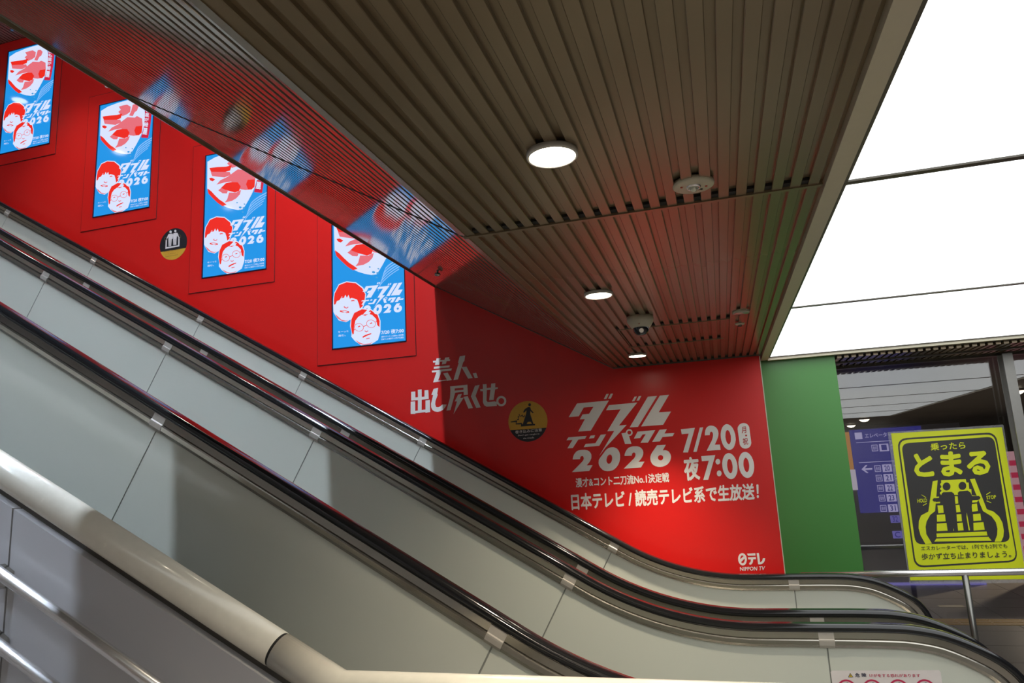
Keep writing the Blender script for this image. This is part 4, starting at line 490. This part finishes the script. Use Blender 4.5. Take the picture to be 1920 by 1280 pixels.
def escalator(label, ya, yb):
    t = thing('escalator', label, 'escalator', (0, ya, FLOOR), 'pair of escalators')
    def put(name, me, y, z=0., x=0., par=None):
        o = link(name, me, None, par or t)
        o.location = (x, y, z - FLOOR) if par is None else (x, y, z)
        return o
    for y in (0, yb-ya):
        put('handrail', hr_me, y)
        g = put('handrail_guide', g1_me, y)
        put('guide_cap', g2_me, 0, 0, 0, g)
        for c in clip_mes: put('joint_cover', c, 0, 0, 0, g)
        for p in panel_mes: put('balustrade_panel', p, y)
        for p in seal_mes: put('joint_seal', p, y)
    for y in (.075, yb-ya-.075): put('skirt', skirt_me, y)
    for i in range(26):
        x = -.55 - .4*i; z = FLOOR + .02 + .231*i + .115
        put('step', step_me, 0, z, x-.4)
    o = box('comb_plate', -.55, 1.3, .09, yb-ya-.09, 0, .012, mat('ribbed_comb_steel', (.35, .35, .34), .35, .9), t)
    u = [(-.62, FLOOR+.01)] + [(x, z) for x, z in [(-.8, -1.62), (-10.2, 3.81)]] + [(-10.2, 3.0), (-1.9, FLOOR)]
    me = extrude_xz('truss_casing', [(-.9, FLOOR+.01), (-.9, -1.63), (-10.3, 3.80), (-10.3, 3.0), (-2.05, FLOOR+.01)], .10, yb-ya-.10); me.materials.append(mat('dark_skirt_steel'))
    put('truss_casing', me, 0)
    return t
escalator('near escalator with black handrails, its pale side panels facing the stair railing', 2.56, 3.82)
escalator('far escalator with black handrails running along the red wall', 4.16, 5.42)

# ---------------------------------------------------------------- stair parapet and its handrails
TA = math.radians(27.3); TY = 2.13; TR = .0575
kx, kz = -1.214, -.640
def tz(x): return kz + (kx-x)*math.tan(TA) if x < kx else kz
par = thing('stair_parapet', 'grey panelled stair parapet with a round cream coping tube', 'parapet', (kx, TY, FLOOR))
def pput(name, me, m, p, smooth=False):
    o = link(name, me, m, p, smooth=smooth); o.location = (-kx, -TY, -FLOOR) if p is par else (0, 0, 0); return o
r1 = pput('coping_tube', tube('coping_tube', [(-6.5, TY, tz(-6.5)), (-3.2, TY, tz(-3.2)), (-1.453, TY, tz(-1.453))], TR, 32), CREAM, par, True)
r2 = pput('coping_tube', tube('coping_tube', [(-1.444, TY, tz(-1.444)), (kx, TY, kz), (1.2, TY, kz)], TR, 32), CREAM, par, True)
pput('coping_joint_ring', tube('coping_joint_ring', [(-1.453, TY, tz(-1.453)), (-1.444, TY, tz(-1.444))], TR-.003, 32), DARK, par)
pj = [-6.5, -6.06, -4.89, -3.72, -2.557, -1.398, -.23, .92, 1.2]
for a, b in zip(pj[:-1], pj[1:]):
    xs = [a+.004] + ([kx] if a < kx < b else []) + [b-.004]
    me = extrude_xz('side_panel', [(x, tz(x)-TR-.022) for x in xs] + [(b-.004, FLOOR+.01), (a+.004, FLOOR+.01)], TY-.053, TY+.03)
    pput('side_panel', me, SIDEPANEL, par)
pput('panel_core', extrude_xz('panel_core', [(-6.5, tz(-6.5)-.03), (kx, kz-.03), (1.2, kz-.03), (1.2, FLOOR), (-6.5, FLOOR)], TY-.018, TY+.018), DARKFRAME, par)
hy = TY - .12
hrl = thing('stair_handrail', 'pair of polished steel stair rails bracketed to the grey parapet', 'handrail', (-2.53, hy, FLOOR))
def hput(name, me, m, p=hrl, smooth=False):
    o = link(name, me, m, p, smooth=smooth); o.location = (2.53, -hy, -FLOOR) if p is hrl else (0, 0, 0); return o
sl = math.tan(math.radians(27.0))
for zc_, nm in ((-.245, 'upper'), (-.476, 'lower')):
    f = lambda x: zc_ + (-2.52 - x)*sl
    hput('rail', tube('rail', [(-5.8, hy, f(-5.8)), (-3, hy, f(-3)), (-.8, hy, f(-.8))], .0207, 20), SILVER, hrl, True)
    for bx in (-5.2, -3.9, -2.54, -1.2):
        z = f(bx)
        b = hput('bracket', extrude_xz('bracket', [(bx-.028, z+.012), (bx+.020, z-.016), (bx+.020, z-.065), (bx-.012, z-.075)], hy-.005, hy+.0622), STEEL)
        hput('bolt', tube('bolt', [(bx+.012, hy-.012, z-.028), (bx+.012, hy-.003, z-.028)], .006, 10), SILVER, b)

# ---------------------------------------------------------------- downlights and fittings on the slatted ceiling
ring_me = lathe('trim_ring', [(0, .012), (.0585, .0115), (.0585, .001), (.0605, -.003), (.0645, -.003), (.0665, 0), (.0665, .0122), (0, .0122)], 40)
ring_me.materials.append(mat('white_trim_ring', (.62, .6, .55), .35)); [setattr(p, 'use_smooth', True) for p in ring_me.polygons]
lens_me = lathe('lamp_lens', [(0, .000), (.03, .000), (.0584, .002), (.0584, .006), (0, .006)], 32)
lens_me.materials.append(mat('warm_lamp_lens', (.9, .9, .85), .4, emit=(1, .90, .72), strength=28, var=0))
far_lens_name = 'lamp_lens_far'
def downlight(x, y, z, label, group, power, size=125, blend=1.0, col=(1, .87, .66), s=1., lens=None):
    t = thing('downlight', label, 'ceiling light', (x, y, z-.0125*s), group); t.scale = (s, s, s)
    link('trim_ring', ring_me, None, t)
    link('lamp_lens', lens or lens_me, None, t)
    l = bpy.data.lights.new('lamp_light', 'SPOT'); l.energy = power; l.color = col; l.spot_size = math.radians(size); l.spot_blend = blend; l.shadow_soft_size = .05
    o = bpy.data.objects.new('lamp_light', l); COL.objects.link(o); o.parent = t; o.location = (0, 0, -.012 if lens is None or lens.name != far_lens_name else -.05)
    return t
downlight(-.340, 1.671, CEIL, 'largest round downlight in the slatted ceiling, nearest the viewer', 'round downlights in the slatted ceiling', DOWN)
downlight(-.473, 3.186, CEIL, 'middle round downlight beside the dome camera', 'round downlights in the slatted ceiling', DOWN)
downlight(-.511, 5.104, CEIL, 'smallest round downlight close to the red wall lettering', 'round downlights in the slatted ceiling', DOWN*2.6, 88)

downlight(-.25, .10, CEIL, 'round downlight directly over the viewer, out of the picture', 'round downlights in the slatted ceiling', DOWN)
downlight(-.20, -1.45, CEIL, 'round downlight behind the viewer, out of the picture', 'round downlights in the slatted ceiling', DOWN)

em = thing('emergency_light', 'round cream emergency light with a clear lens in the slatted ceiling', 'emergency light', (0, 2.043, CEIL))
link('cover_plate', lathe('cover_plate', [(0, -.006), (.054, -.006), (.059, -.003), (.06, 0), (.06, .008), (0, .008)], 40), CREAMP, em, smooth=True)
link('lens_ring', lathe('lens_ring', [(.014, -.006), (.016, -.011), (.020, -.011), (.022, -.006)], 28), SILVER, em, smooth=True)
link('lens', lathe('lens', [(0, -.022), (.006, -.020), (.011, -.014), (.0125, -.007), (0, -.006)], 24), mat('clear_lamp_lens', (.7, .72, .6), .08, .3), em, smooth=True)
for dx, dy, m in ((-.034, -.012, 'r'), (.036, .006, 'r'), (.014, .022, 'k'), (.022, .024, 'k')):
    o = link('indicator', lathe('indicator', [(0, -.0085), (.0035, -.0085), (.004, -.006), (0, -.006)], 12), mat('red_indicator', (.45, .06, .03), .4) if m == 'r' else DARK, em); o.location = (dx, dy, 0)

dc = thing('dome_camera', 'cream dome security camera hanging under the slatted ceiling', 'camera', (-.352, 3.83, CEIL))
link('housing', lathe('housing', [(0, .004), (.072, .004), (.072, -.020), (.069, -.028), (.050, -.058), (.046, -.060), (0, -.060)], 40), CREAMP, dc, smooth=True)
dm_ = link('dome', lathe('dome', [(.044, -.058), (.043, -.070), (.038, -.084), (.028, -.096), (.014, -.103), (0, -.105)], 36), BLACKGL, dc, smooth=True)
o = link('lens', lathe('lens', [(0, -.012), (.012, -.012), (.014, 0), (0, 0)], 20), SILVER, dm_); o.location = (.006, -.037, -.078); o.rotation_euler = (math.radians(-70), 0, 0)
o = link('status_light', lathe('status_light', [(0, -.004), (.003, -.003), (.003, .002), (0, .002)], 12), mat('red_indicator'), dc); o.location = (-.002, -.061, -.046)

d1 = thing('smoke_detector', 'flat round detector disc beside the green edge of the slatted ceiling', 'detector', (.178, 3.97, CEIL))
link('rim', lathe('rim', [(0, .006), (.046, .006), (.046, -.006), (.044, -.009), (0, -.009)], 36), CREAMP, d1)
link('sensor_face', lathe('sensor_face', [(0, -.013), (.038, -.012), (.042, -.009), (0, -.008)], 36), mat('glossy_sensor_face', (.5, .46, .42), .12, .5), d1, smooth=True)
d2 = thing('sprinkler_head', 'small sprinkler head behind the flat detector disc', 'sprinkler', (.181, 4.328, CEIL))
link('flange', lathe('flange', [(0, .006), (.027, .006), (.027, -.002), (.022, -.005), (0, -.005)], 28), CREAMP, d2)
link('nozzle', lathe('nozzle', [(0, -.005), (.010, -.006), (.009, -.016), (.014, -.018), (.014, -.020), (0, -.020)], 20), STEEL, d2)
kn = thing('ceiling_knob', 'small grey knob fixed to the ribbed soffit near the fourth screen', 'fixture', (-1.589, 3.984, 1.281))
link('stem', lathe('stem', [(.006, .008), (.006, -.018), (0, -.018)], 14), STEEL, kn)
link('cap', lathe('cap', [(0, -.016), (.017, -.018), (.019, -.028), (.013, -.036), (0, -.038)], 20), STEEL, kn, smooth=True)

# upper void lamps
up_ring = ring_me
up_lens = lathe('lamp_lens', [(0, .000), (.03, .000), (.0584, .002), (.0584, .006), (0, .006)], 32)
up_lens.materials.append(mat('cool_lamp_lens', (.9, .9, .9), .4, emit=(1, .93, .82), strength=12, var=0))
upn = ['near the wall above the fourth screen', 'near the wall above the second screen', 'mirrored in the first screen', 'mirrored in the second screen', 'mirrored in the third screen']
for k, (ux, uy, pw_) in enumerate(((-3.36, 5.0, 1), (-6.4, 4.95, 1.1), (-8.68, 4.70, .5), (-8.70, 3.0, .8), (-8.68, .40, .8))):
    downlight(ux, uy, 5.372, 'round downlight in the upper ceiling ' + upn[k], 'downlights of the upper ceiling', UPPER*pw_, 80, 1., (1, .90, .76), 1.5, up_lens)
lin = thing('linear_light', 'long cool white strip light high above the escalators beside the soffit', 'ceiling light', (EX-.14, .9, 5.30))
link('housing', boxm('housing', -.06, .06, -4.2, 4.7, .02, .074), BEIGE, lin)
link('diffuser', boxm('diffuser', -.05, .05, -4.19, 4.69, 0, .02), mat('cool_strip_diffuser', (.8, .8, .8), .4, emit=(.72, .84, 1.0), strength=STRIP, var=0), lin)

# ---------------------------------------------------------------- lettering and signs on the red wall
Y1 = WALL - .0015
def print_thing(name, label, cat, group=None):
    return thing(name, label, cat, (0, 0, 0), group)
def place(t, o, loc): t.location = loc; o.location = -Vector(loc)
def lettering(name, label, polys, texts=(), loc=(0, WALL, 0), dots=()):
    pr = Print()
    for lp in polys: pr.poly(lp, WHITEV, Y1)
    for body, q, m, y, b in texts: pr.text(body, q, m, y, b)
    o = pr.build(name); tag(o, label, 'lettering')
    return o
lettering('slogan_lettering', 'white slogan of two slanted lines crossed by the shadow edge on the red wall', SLOGAN)
lettering('title_lettering', 'large white slanted title with lightning stroke above the numerals 2026', TITLE)
pr = Print()
for lp in DATE: pr.poly(lp, WHITEV, Y1)
pr.text('夜', TEXTQ['yoru'], WHITEV, Y1, .035)
REDP = mat('red_print', (.50, .010, .010), .45)
pr.text('月', TEXTQ['tsuki'], REDP, Y1-.001, .012); pr.text('祝', TEXTQ['shuku'], REDP, Y1-.001, .012)
a, b = TEXTQ['tsuki'][0], TEXTQ['shuku'][2]
pr.poly([circ((a[0]+b[0])/2+.01, (a[1]+b[1])/2, .007, 10)], REDP, Y1-.001)
tag(pr.build('date_lettering'), 'white date and hour lettering with a rounded white pill on the red wall', 'lettering')
pr = Print(); pr.text('漫才&コント二刀流No.1決定戦', TEXTQ['sub'], WHITEV, Y1, .028)
tag(pr.build('subtitle_lettering'), 'smaller white line of lettering directly under the numerals 2026', 'lettering')
pr = Print(); pr.text('日本テレビ / 読売テレビ系で生放送！', TEXTQ['main'], WHITEV, Y1, .032)
tag(pr.build('broadcast_lettering'), 'long bottom line of white lettering on the red wall above the handrail', 'lettering')
pr = Print()
for lp in LOGO: pr.poly(lp, WHITEV, Y1)
pr.text('NIPPON TV', TEXTQ['ntv'], WHITEV, Y1, .02)
tag(pr.build('logo_lettering'), 'small white logo low on the red wall next to the green wall', 'logo')
pr = Print(); pr.text('い', TEXTQ['i'], WHITEV, Y1, .03)
q = TEXTQ['i']; dx = q[1][0]-q[0][0]
pr.text('つ', [(x+dx*1.25, z) for x, z in q], WHITEV, Y1, .03)
tag(pr.build('upper_lettering'), 'white characters above the second screen, cut off by the soffit edge', 'lettering')

ORANGE = mat('orange_sticker_film', (.62, .34, .035), .45); BLK = mat('black_sticker_film', (.014, .014, .018), .45); BRN = mat('brown_print', (.25, .14, .04), .45)
WPR = mat('white_print', (.72, .66, .64), .45)
def sticker(name, label, cx, cz, r, frac, top, bot, shapes, texts, cm):
    t = thing(name, label, 'sticker', (cx, WALL, cz))
    pr = Print(); h = -r*frac
    a = math.acos(max(-1, min(1, h/r)))
    # disc halves split by a horizontal chord at z = cz - r*frac
    th = math.asin(h/r)
    pr.poly([circ(cx, cz, r, 40, th, math.pi-th)], top, Y1); pr.poly([circ(cx, cz, r, 24, math.pi-th, 2*math.pi+th)], bot, Y1)
    o = pr.build('sticker_disc', t); o.location = (-cx, -WALL, -cz)
    pr = Print()
    for c, lp in shapes: pr.poly(lp, cm[c], Y1-.0012)
    for body, q, m in texts: pr.text(body, q, m, Y1-.0012, .012)
    o = pr.build('sticker_print', t); o.location = (-cx, -WALL, -cz)
    return t
sticker('round_sticker', 'round black and orange sticker between the second and third screens', -5.150, 2.495, .168, .38, BLK, ORANGE, STK1,
        [('手すりにおつかまり', STK1T[0], BRN), ('ください', STK1T[1], BRN), ('Hold the handrail', STK1T[2], BRN)], dict(w=WPR, b=BRN))
sticker('round_sticker', 'round orange and black sticker with a walking figure beside the large title', -1.514, .433, .168, .38, ORANGE, BLK, STK2,
        [('巻き込みに注意', STK2T[0], WPR), ("Don't get caught in", STK2T[1], WPR), ('the treads.', STK2T[2], WPR)], dict(k=BLK))

# ---------------------------------------------------------------- advert screens
SW, SH = .736, 1.306
def em_mat(n, c, s=SCREEN_GAIN): return mat(n, (.012, .012, .012), .06, emit=c, strength=s, var=0, spec=.35)
SM = dict(w=em_mat('screen_white', (.70, .78, 1.0)), r=em_mat('screen_red', (.86, .022, .012)), p=em_mat('screen_pink', (.80, .16, .20)), d=em_mat('screen_crimson', (.62, .012, .05)),
          l=em_mat('screen_pale_blue', (.25, .52, .95)), t=em_mat('screen_mid_blue', (.06, .34, .72)))
BLUE = em_mat('screen_blue', (.012, .30, .80))
def shared_screen():
    pr = Print(); pr.poly([rectq(.006, SW, .006, SH)], BLUE, 0)
    y = 0
    for k, (c, loops) in enumerate(SCREEN):
        y -= .00012
        L = [[(min(max(x, .008), SW-.001), min(max(z, .008), SH-.001)) for x, z in l] for l in loops]
        pr.poly(L, SM[c], y)
    y -= .0005
    for i, ch in enumerate('夜も星が綺麗'): pr.text(ch, SCREENT['b%d' % i], SM['w'], y, .02)
    pr.text('7/20 夜7:00', SCREENT['date'], SM['w'], y, .025)
    pr.text('漫才&コント二刀流No.1決定戦', SCREENT['small1'], SM['w'], y, .01)
    pr.text('日本テレビ/読売テレビ系で生放送', SCREENT['small2'], SM['w'], y, .01)
    pr.text('キーっと', SCREENT['note1'], SM['w'], y, .01); pr.text('進む。', SCREENT['note2'], SM['w'], y, .01)
    me = pd('display_picture', pr.V, pr.F, pr.I)
    for m in pr.mats: me.materials.append(m)
    return me
def frame_mesh(name, x0, x1, z0, z1, a0, a1, b0, b1, y0, y1):
    o = [(x0, z0), (x1, z0), (x1, z1), (x0, z1)]; i = [(a0, b0), (a1, b0), (a1, b1), (a0, b1)]
    V = [(x, y0, z) for x, z in o+i] + [(x, y1, z) for x, z in o+i]; F = []
    for k in range(4):
        j = (k+1) % 4
        F += [(k, j, 4+j, 4+k), (8+k, 8+j, 12+j, 12+k), (k, j, 8+j, 8+k), (4+k, 4+j, 12+j, 12+k)]
    return fixn(pd(name, V, F))
pic_me = shared_screen()
sur_me = frame_mesh('red_surround', -.155, SW+.09, -.135, SH+.13, -.004, SW+.006, -.004, SH+.006, -.006, 0); sur_me.materials.append(RED)
gap_me = frame_mesh('surround_gap', -.160, SW+.095, -.141, SH+.136, -.150, SW+.085, -.130, SH+.125, -.004, 0); gap_me.materials.append(mat('red_gap_shadow_line', (.05, .003, .003), .8))
bez_me = frame_mesh('bezel', -.003, SW+.005, -.003, SH+.005, .006, SW-.001, .006, SH-.001, -.012, 0); bez_me.materials.append(mat('dark_blue_bezel', (.012, .012, .04), .3))
labs = ['first lit advert screen, uppermost at the left edge of the photograph', 'second lit advert screen, left of the round black sticker', 'third lit advert screen, right of the round black sticker', 'fourth lit advert screen, lowest, beside the white slogan']
for (bx, bz), lab in zip(((-7.625, 3.925), (-6.205, 2.940), (-4.782, 2.082), (-3.328, 1.219)), labs):
    t = thing('advert_screen', lab, 'screen', (bx, WALL-.0005, bz), 'lit advert screens on the red wall')
    o = link('display_picture', pic_me, None, t); o.location = (0, -.004, 0)
    link('red_surround', sur_me, None, t); link('surround_gap', gap_me, None, t); link('bezel', bez_me, None, t)

# ---------------------------------------------------------------- glass partition, poster, guard bar
GL = glass_mat('partition_glass')
gp = thing('glass_partition', 'tall clear glass partition right of the green wall', 'partition', (2.2, GLASS, FLOOR))
def gput(name, me, m): o = link(name, me, m, gp); o.location = (-2.2, -GLASS, -FLOOR); return o
for a, b in ((.93, 2.255), (2.262, 3.75), (3.757, 5.2)): gput('glass_pane', boxm('glass_pane', a, b, GLASS, GLASS+.010, FLOOR+.04, CEIL-.05), GL)
gput('sill_rail', boxm('sill_rail', .93, 5.2, GLASS-.02, GLASS+.03, FLOOR, FLOOR+.04), STEEL)
mp = thing('mullion_post', 'grey steel mullion post right of the yellow poster', 'post', (2.255, 6.50, FLOOR))
H = [(-.035,-.06),(.035,-.06),(.035,-.048),(.006,-.048),(.006,.048),(.035,.048),(.035,.06),(-.035,.06),(-.035,.048),(-.006,.048),(-.006,-.048),(-.035,-.048)]
V = [(x, y, z) for z in (0, CEIL-.06-FLOOR) for x, y in H]; k = len(H)
F = [(i, (i+1) % k, (i+1) % k + k, i+k) for i in range(k)] + [tuple(range(k)), tuple(range(k, 2*k))]
link('post_shaft', fixn(pd('post_shaft', V, F)), mat('grey_steel_paint', (.36, .35, .33), .35, .5), mp)
link('post_foot', boxm('post_foot', -.06, .06, -.075, .075, 0, .012), STEEL, mp)

PY = mat('fluorescent_yellow_print', (.80, .87, .015), .4, var=0); PK = mat('poster_charcoal_print', (.052, .050, .050), .28, var=0)
po = thing('poster', 'yellow and black poster of two figures on an escalator, taped to the glass', 'poster', (1.85, GLASS-.012, -.35))
pr = Print()
y = GLASS-.012
for c, lp in POSTER[:1]: pr.poly(lp, PY, y)
o = pr.build('sheet', po); o.location = (-1.85, -(GLASS-.012), .35)
pr = Print()
for k, (c, lp) in enumerate(POSTER[1:]): pr.poly(lp, PY if c == 'y' else PK, y-.0006-.0001*k)
y2 = y-.0045
pr.text('乗ったら', POSTERT['a'], PY, y2, .02); pr.text('とまる', POSTERT['b'], PY, y2, .045)
pr.text('エスカレーターでは、1列でも2列でも', POSTERT['c'], PK, y2, .008); pr.text('歩かず立ち止まりましょう。', POSTERT['d'], PK, y2, .012)
pr.text('HOLD', POSTERT['h'], PY, y2, .02); pr.text('STOP', POSTERT['st'], PY, y2, .02)
o = pr.build('print', po); o.location = (-1.85, -(GLASS-.012), .35)
pr = Print(); pr.poly([LAMINATE], film_mat('laminate_film'), GLASS-.009)
o = pr.build('laminate_sleeve', po); o.location = (-1.85, -(GLASS-.012), .35)

gb = thing('guard_rail', 'horizontal brushed steel guard bar on a post in front of the poster', 'handrail', (1.5, 5.80, FLOOR))
def bput(name, me, m, smooth=True): o = link(name, me, m, gb, smooth=smooth); o.location = (-1.5, -5.80, -FLOOR); return o
bput('bar', tube('bar', [(.47, 5.80, -.832), (1.5, 5.80, -.825), (4.6, 5.80, -.81)], .024, 20), SILVER)
bput('bar_end', lathe('bar_end', [(0, 0), (.014, .006), (.022, .02), (.024, .03), (0, .03)], 20), mat('brass_end_cap', (.75, .62, .4), .2, .9)).rotation_euler = (0, math.pi/2, 0)
gb.children[-1].location = (.445-1.5, 0, -.832-FLOOR)
for px in (1.535, 3.2): bput('post', tube('post', [(px, 5.80, FLOOR), (px, 5.80, -.82)], .021, 18), mat('dark_steel_post', (.22, .215, .2), .3, .8))

# warning notice on the inner panel of the near escalator
WY = 3.82 - .012 - .0012
pw = thing('warning_notice', 'white danger notice with red prohibition rings on the pale balustrade panel', 'notice', (.617, WY, -1.15))
pr = Print()
pr.poly([[(.395, -1.36), (.842, -1.36), (.848, -.972), (.842, -.962), (.395, -.974), (.386, -.980)]], mat('white_notice_sheet', (.72, .66, .64), .4), WY)
o = pr.build('sheet', pw); o.location = (-.617, -WY, 1.15)
RN = mat('crimson_print', (.52, .02, .085), .4); NK = mat('navy_print', (.03, .03, .07), .4); NY = mat('yellow_print', (.65, .45, .03), .4)
pr = Print(); y = WY-.0008
pr.poly([[(.459, -1.002), (.482, -1.001), (.470, -.982)]], NK, y); pr.poly([[(.4625, -1.0005), (.4785, -.9998), (.470, -.9855)]], NY, y-.0004)
pr.poly([[(.4692, -.998), (.4708, -.998), (.4712, -.990), (.4688, -.990)]], NK, y-.0008)
pr.text('危 険', [(.490, -1.001), (.538, -.999), (.538, -.981), (.490, -.983)], NK, y, .02)
pr.text('けがをする恐れがあります', [(.551, -.999), (.762, -.994), (.762, -.979), (.551, -.984)], RN, y, .01)
for i, cx in enumerate((.449, .558, .668, .777)):
    cz = -1.052 + .003*i
    pr.poly([circ(cx, cz, .041, 36), circ(cx, cz, .033, 36)], RN, y)
    pr.poly([circ(cx+.004, cz+.020, .007, 14)], NK, y)
    pr.poly([[(cx-.010, cz+.012), (cx+.014, cz+.012), (cx+.012, cz-.022), (cx-.008, cz-.022)]], NK, y)
    pr.poly([[(cx-.024, cz+.020), (cx-.020, cz+.024), (cx+.024, cz-.020), (cx+.020, cz-.024)]], RN, y-.0004)
o = pr.build('print', pw); o.location = (-.617, -WY, 1.15)

# ---------------------------------------------------------------- hall beyond the glass
TAC = thing('tactile_paving', 'yellow tactile paving strip on the dark floor beyond the glass', 'paving', (2.0, 8.66, FLOOR))
tp = boxm('tactile_tile', 0, .296, 0, .296, 0, .006); tp.materials.append(YEL)
tb = boxm('tactile_bar', .01, .286, -.012, .012, .006, .011); tb.materials.append(YEL)
for i in range(14):
    o = link('tactile_tile', tp, None, TAC); o.location = (-.1 + .3*i, 0, 0)
    for j in range(4):
        b = link('tactile_bar', tb, None, o); b.location = (0, .037 + .074*j, 0)
fs = box('floor_sticker', 2.24, 2.50, 9.62, 9.74, FLOOR, FLOOR+.002, mat('pale_floor_sticker', (.5, .45, .33), .5))
tag(fs, 'small pale sticker on the dark floor behind the guard bar post', 'sticker')
SGB = mat('lit_sign_blue', (.01, .01, .05), .3, emit=(.019, .018, .15), strength=1, var=0)
SGW = mat('lit_sign_white', (.1, .1, .1), .3, emit=(.30, .27, .45), strength=1, var=0)
SGV = mat('lit_sign_violet', (.05, .05, .08), .3, emit=(.10, .085, .30), strength=1, var=0)
sg = thing('guide_sign', 'tall blue lit guide sign with platform numbers behind the glass', 'sign', (2.25, 11.2, FLOOR))
def sput(name, me, m): o = link(name, me, m, sg); o.location = (-2.25, -11.2, -FLOOR); return o
sput('sign_body', boxm('sign_body', 1.66, 3.20, 11.205, 11.35, FLOOR, .40), mat('grey_sign_body', (.30, .28, .36), .3))
sput('blue_face', boxm('blue_face', 1.79, 2.715, 11.192, 11.2045, -.775, .385), SGB)
sput('orange_strip', boxm('orange_strip', 1.662, 1.785, 11.192, 11.2045, -.17, .36), mat('lit_sign_orange', (.1, .06, .02), .4, emit=(.30, .13, .035), strength=1, var=0))
sput('white_strip', boxm('white_strip', 1.69, 1.80, 11.190, 11.2045, -.455, -.17), mat('lit_sign_pale', (.1, .1, .1), .4, emit=(.34, .30, .36), strength=1, var=0))
sput('base_strip', boxm('base_strip', 1.66, 3.20, 11.19, 11.2045, FLOOR+.0, FLOOR+.035), SGV)
pr = Print(); y = 11.186
pr.poly([rectq(1.855, 1.950, .250, .345)], SGW, y); pr.text('エレベーター', rectq(1.985, 2.33, .262, .325), SGW, y, .01)
pr.poly([rectq(1.86, 2.66, .200, .208)], SGW, y); pr.poly([rectq(1.86, 2.66, -.082, -.074)], SGW, y)
A = (1.88, -.172); pr.poly([[(A[0], A[1]), (A[0]+.06, A[1]+.055), (A[0]+.085, A[1]+.055), (A[0]+.045, A[1]+.012), (A[0]+.14, A[1]+.012), (A[0]+.14, A[1]-.012), (A[0]+.045, A[1]-.012), (A[0]+.085, A[1]-.055), (A[0]+.06, A[1]-.055)]], SGW, y)
for n, z in (('1', .115), ('20', -.172), ('21', -.305), ('22', -.445), ('23', -.58), ('31', -.72)):
    x = 2.15
    pr.poly([rectq(x, x+.12, z-.052, z+.052)], SGW, y); pr.text(n, rectq(x+.025, x+.095, z-.038, z+.038), SGB, y-.002, .02)
    pr.poly([rectq(x-.10, x-.02, z-.045, z+.045), rectq(x-.092, x-.028, z-.037, z+.037)], SGW, y)
    pr.text('番線', rectq(x-.085, x-.035, z-.026, z+.026), SGW, y-.002, 0)
    pr.poly([rectq(x+.15, x+.30, z+.02, z+.036)], SGW, y); pr.poly([rectq(x+.15, x+.26, z-.02, z-.008)], SGW, y)
o = pr.build('sign_print', sg); o.location = (-2.25, -11.2, -FLOOR)
pr = Print(); y = 11.1915
for n, z in (('32', -.87), ('C', -1.08)):
    x = 2.16
    pr.poly([rectq(x, x+.12, z-.05, z+.05)], SGV, 11.200); pr.text(n, rectq(x+.025, x+.095, z-.04, z+.04), SGB, 11.198, .02)
    pr.poly([rectq(x+.15, x+.32, z-.03, z+.03)], SGV, 11.200)
o = pr.build('lower_print', sg); o.location = (-2.25, -11.2, -FLOOR)
ad = thing('advert_board', 'pink and white advert board glimpsed right of the mullion post', 'sign', (4.0, 11.2, FLOOR))
o = link('board', boxm('board', -.32, .5, 0, .08, .05, 1.72), mat('lit_pink_board', (.3, .1, .12), .4, emit=(.34, .18, .20), strength=1, var=0), ad)
for i in range(9):
    z = .25 + i*.16
    o = link('red_stripe', boxm('red_stripe', -.30, .48, -.004, 0, z, z+.07), mat('lit_crimson_stripe', (.3, .02, .05), .4, emit=(.30, .02, .05), strength=1, var=0), ad)
far_lens = lathe('lamp_lens_far', [(0, -.030), (.03, -.024), (.050, -.010), (.0584, .002), (.0584, .006), (0, .006)], 32)
far_lens.materials.append(mat('far_lamp_lens', (.9, .9, .85), .4, emit=(1, .86, .66), strength=5, var=0))
fl_ = [(3.41, 20.9, 'far hall downlight nearest the green wall edge'), (3.23, 18.0, 'far hall downlight above the blue guide sign'), (4.30, 12.2, 'large far hall downlight right of the mullion post'), (6.7, 19.2, 'smaller far hall downlight right of the mullion post')]
for x, y, lab in fl_: downlight(x, y, CEIL+.058, lab, 'downlights of the hall behind the glass', 220, 150, .6, (1, .85, .65), 1.9, far_lens)
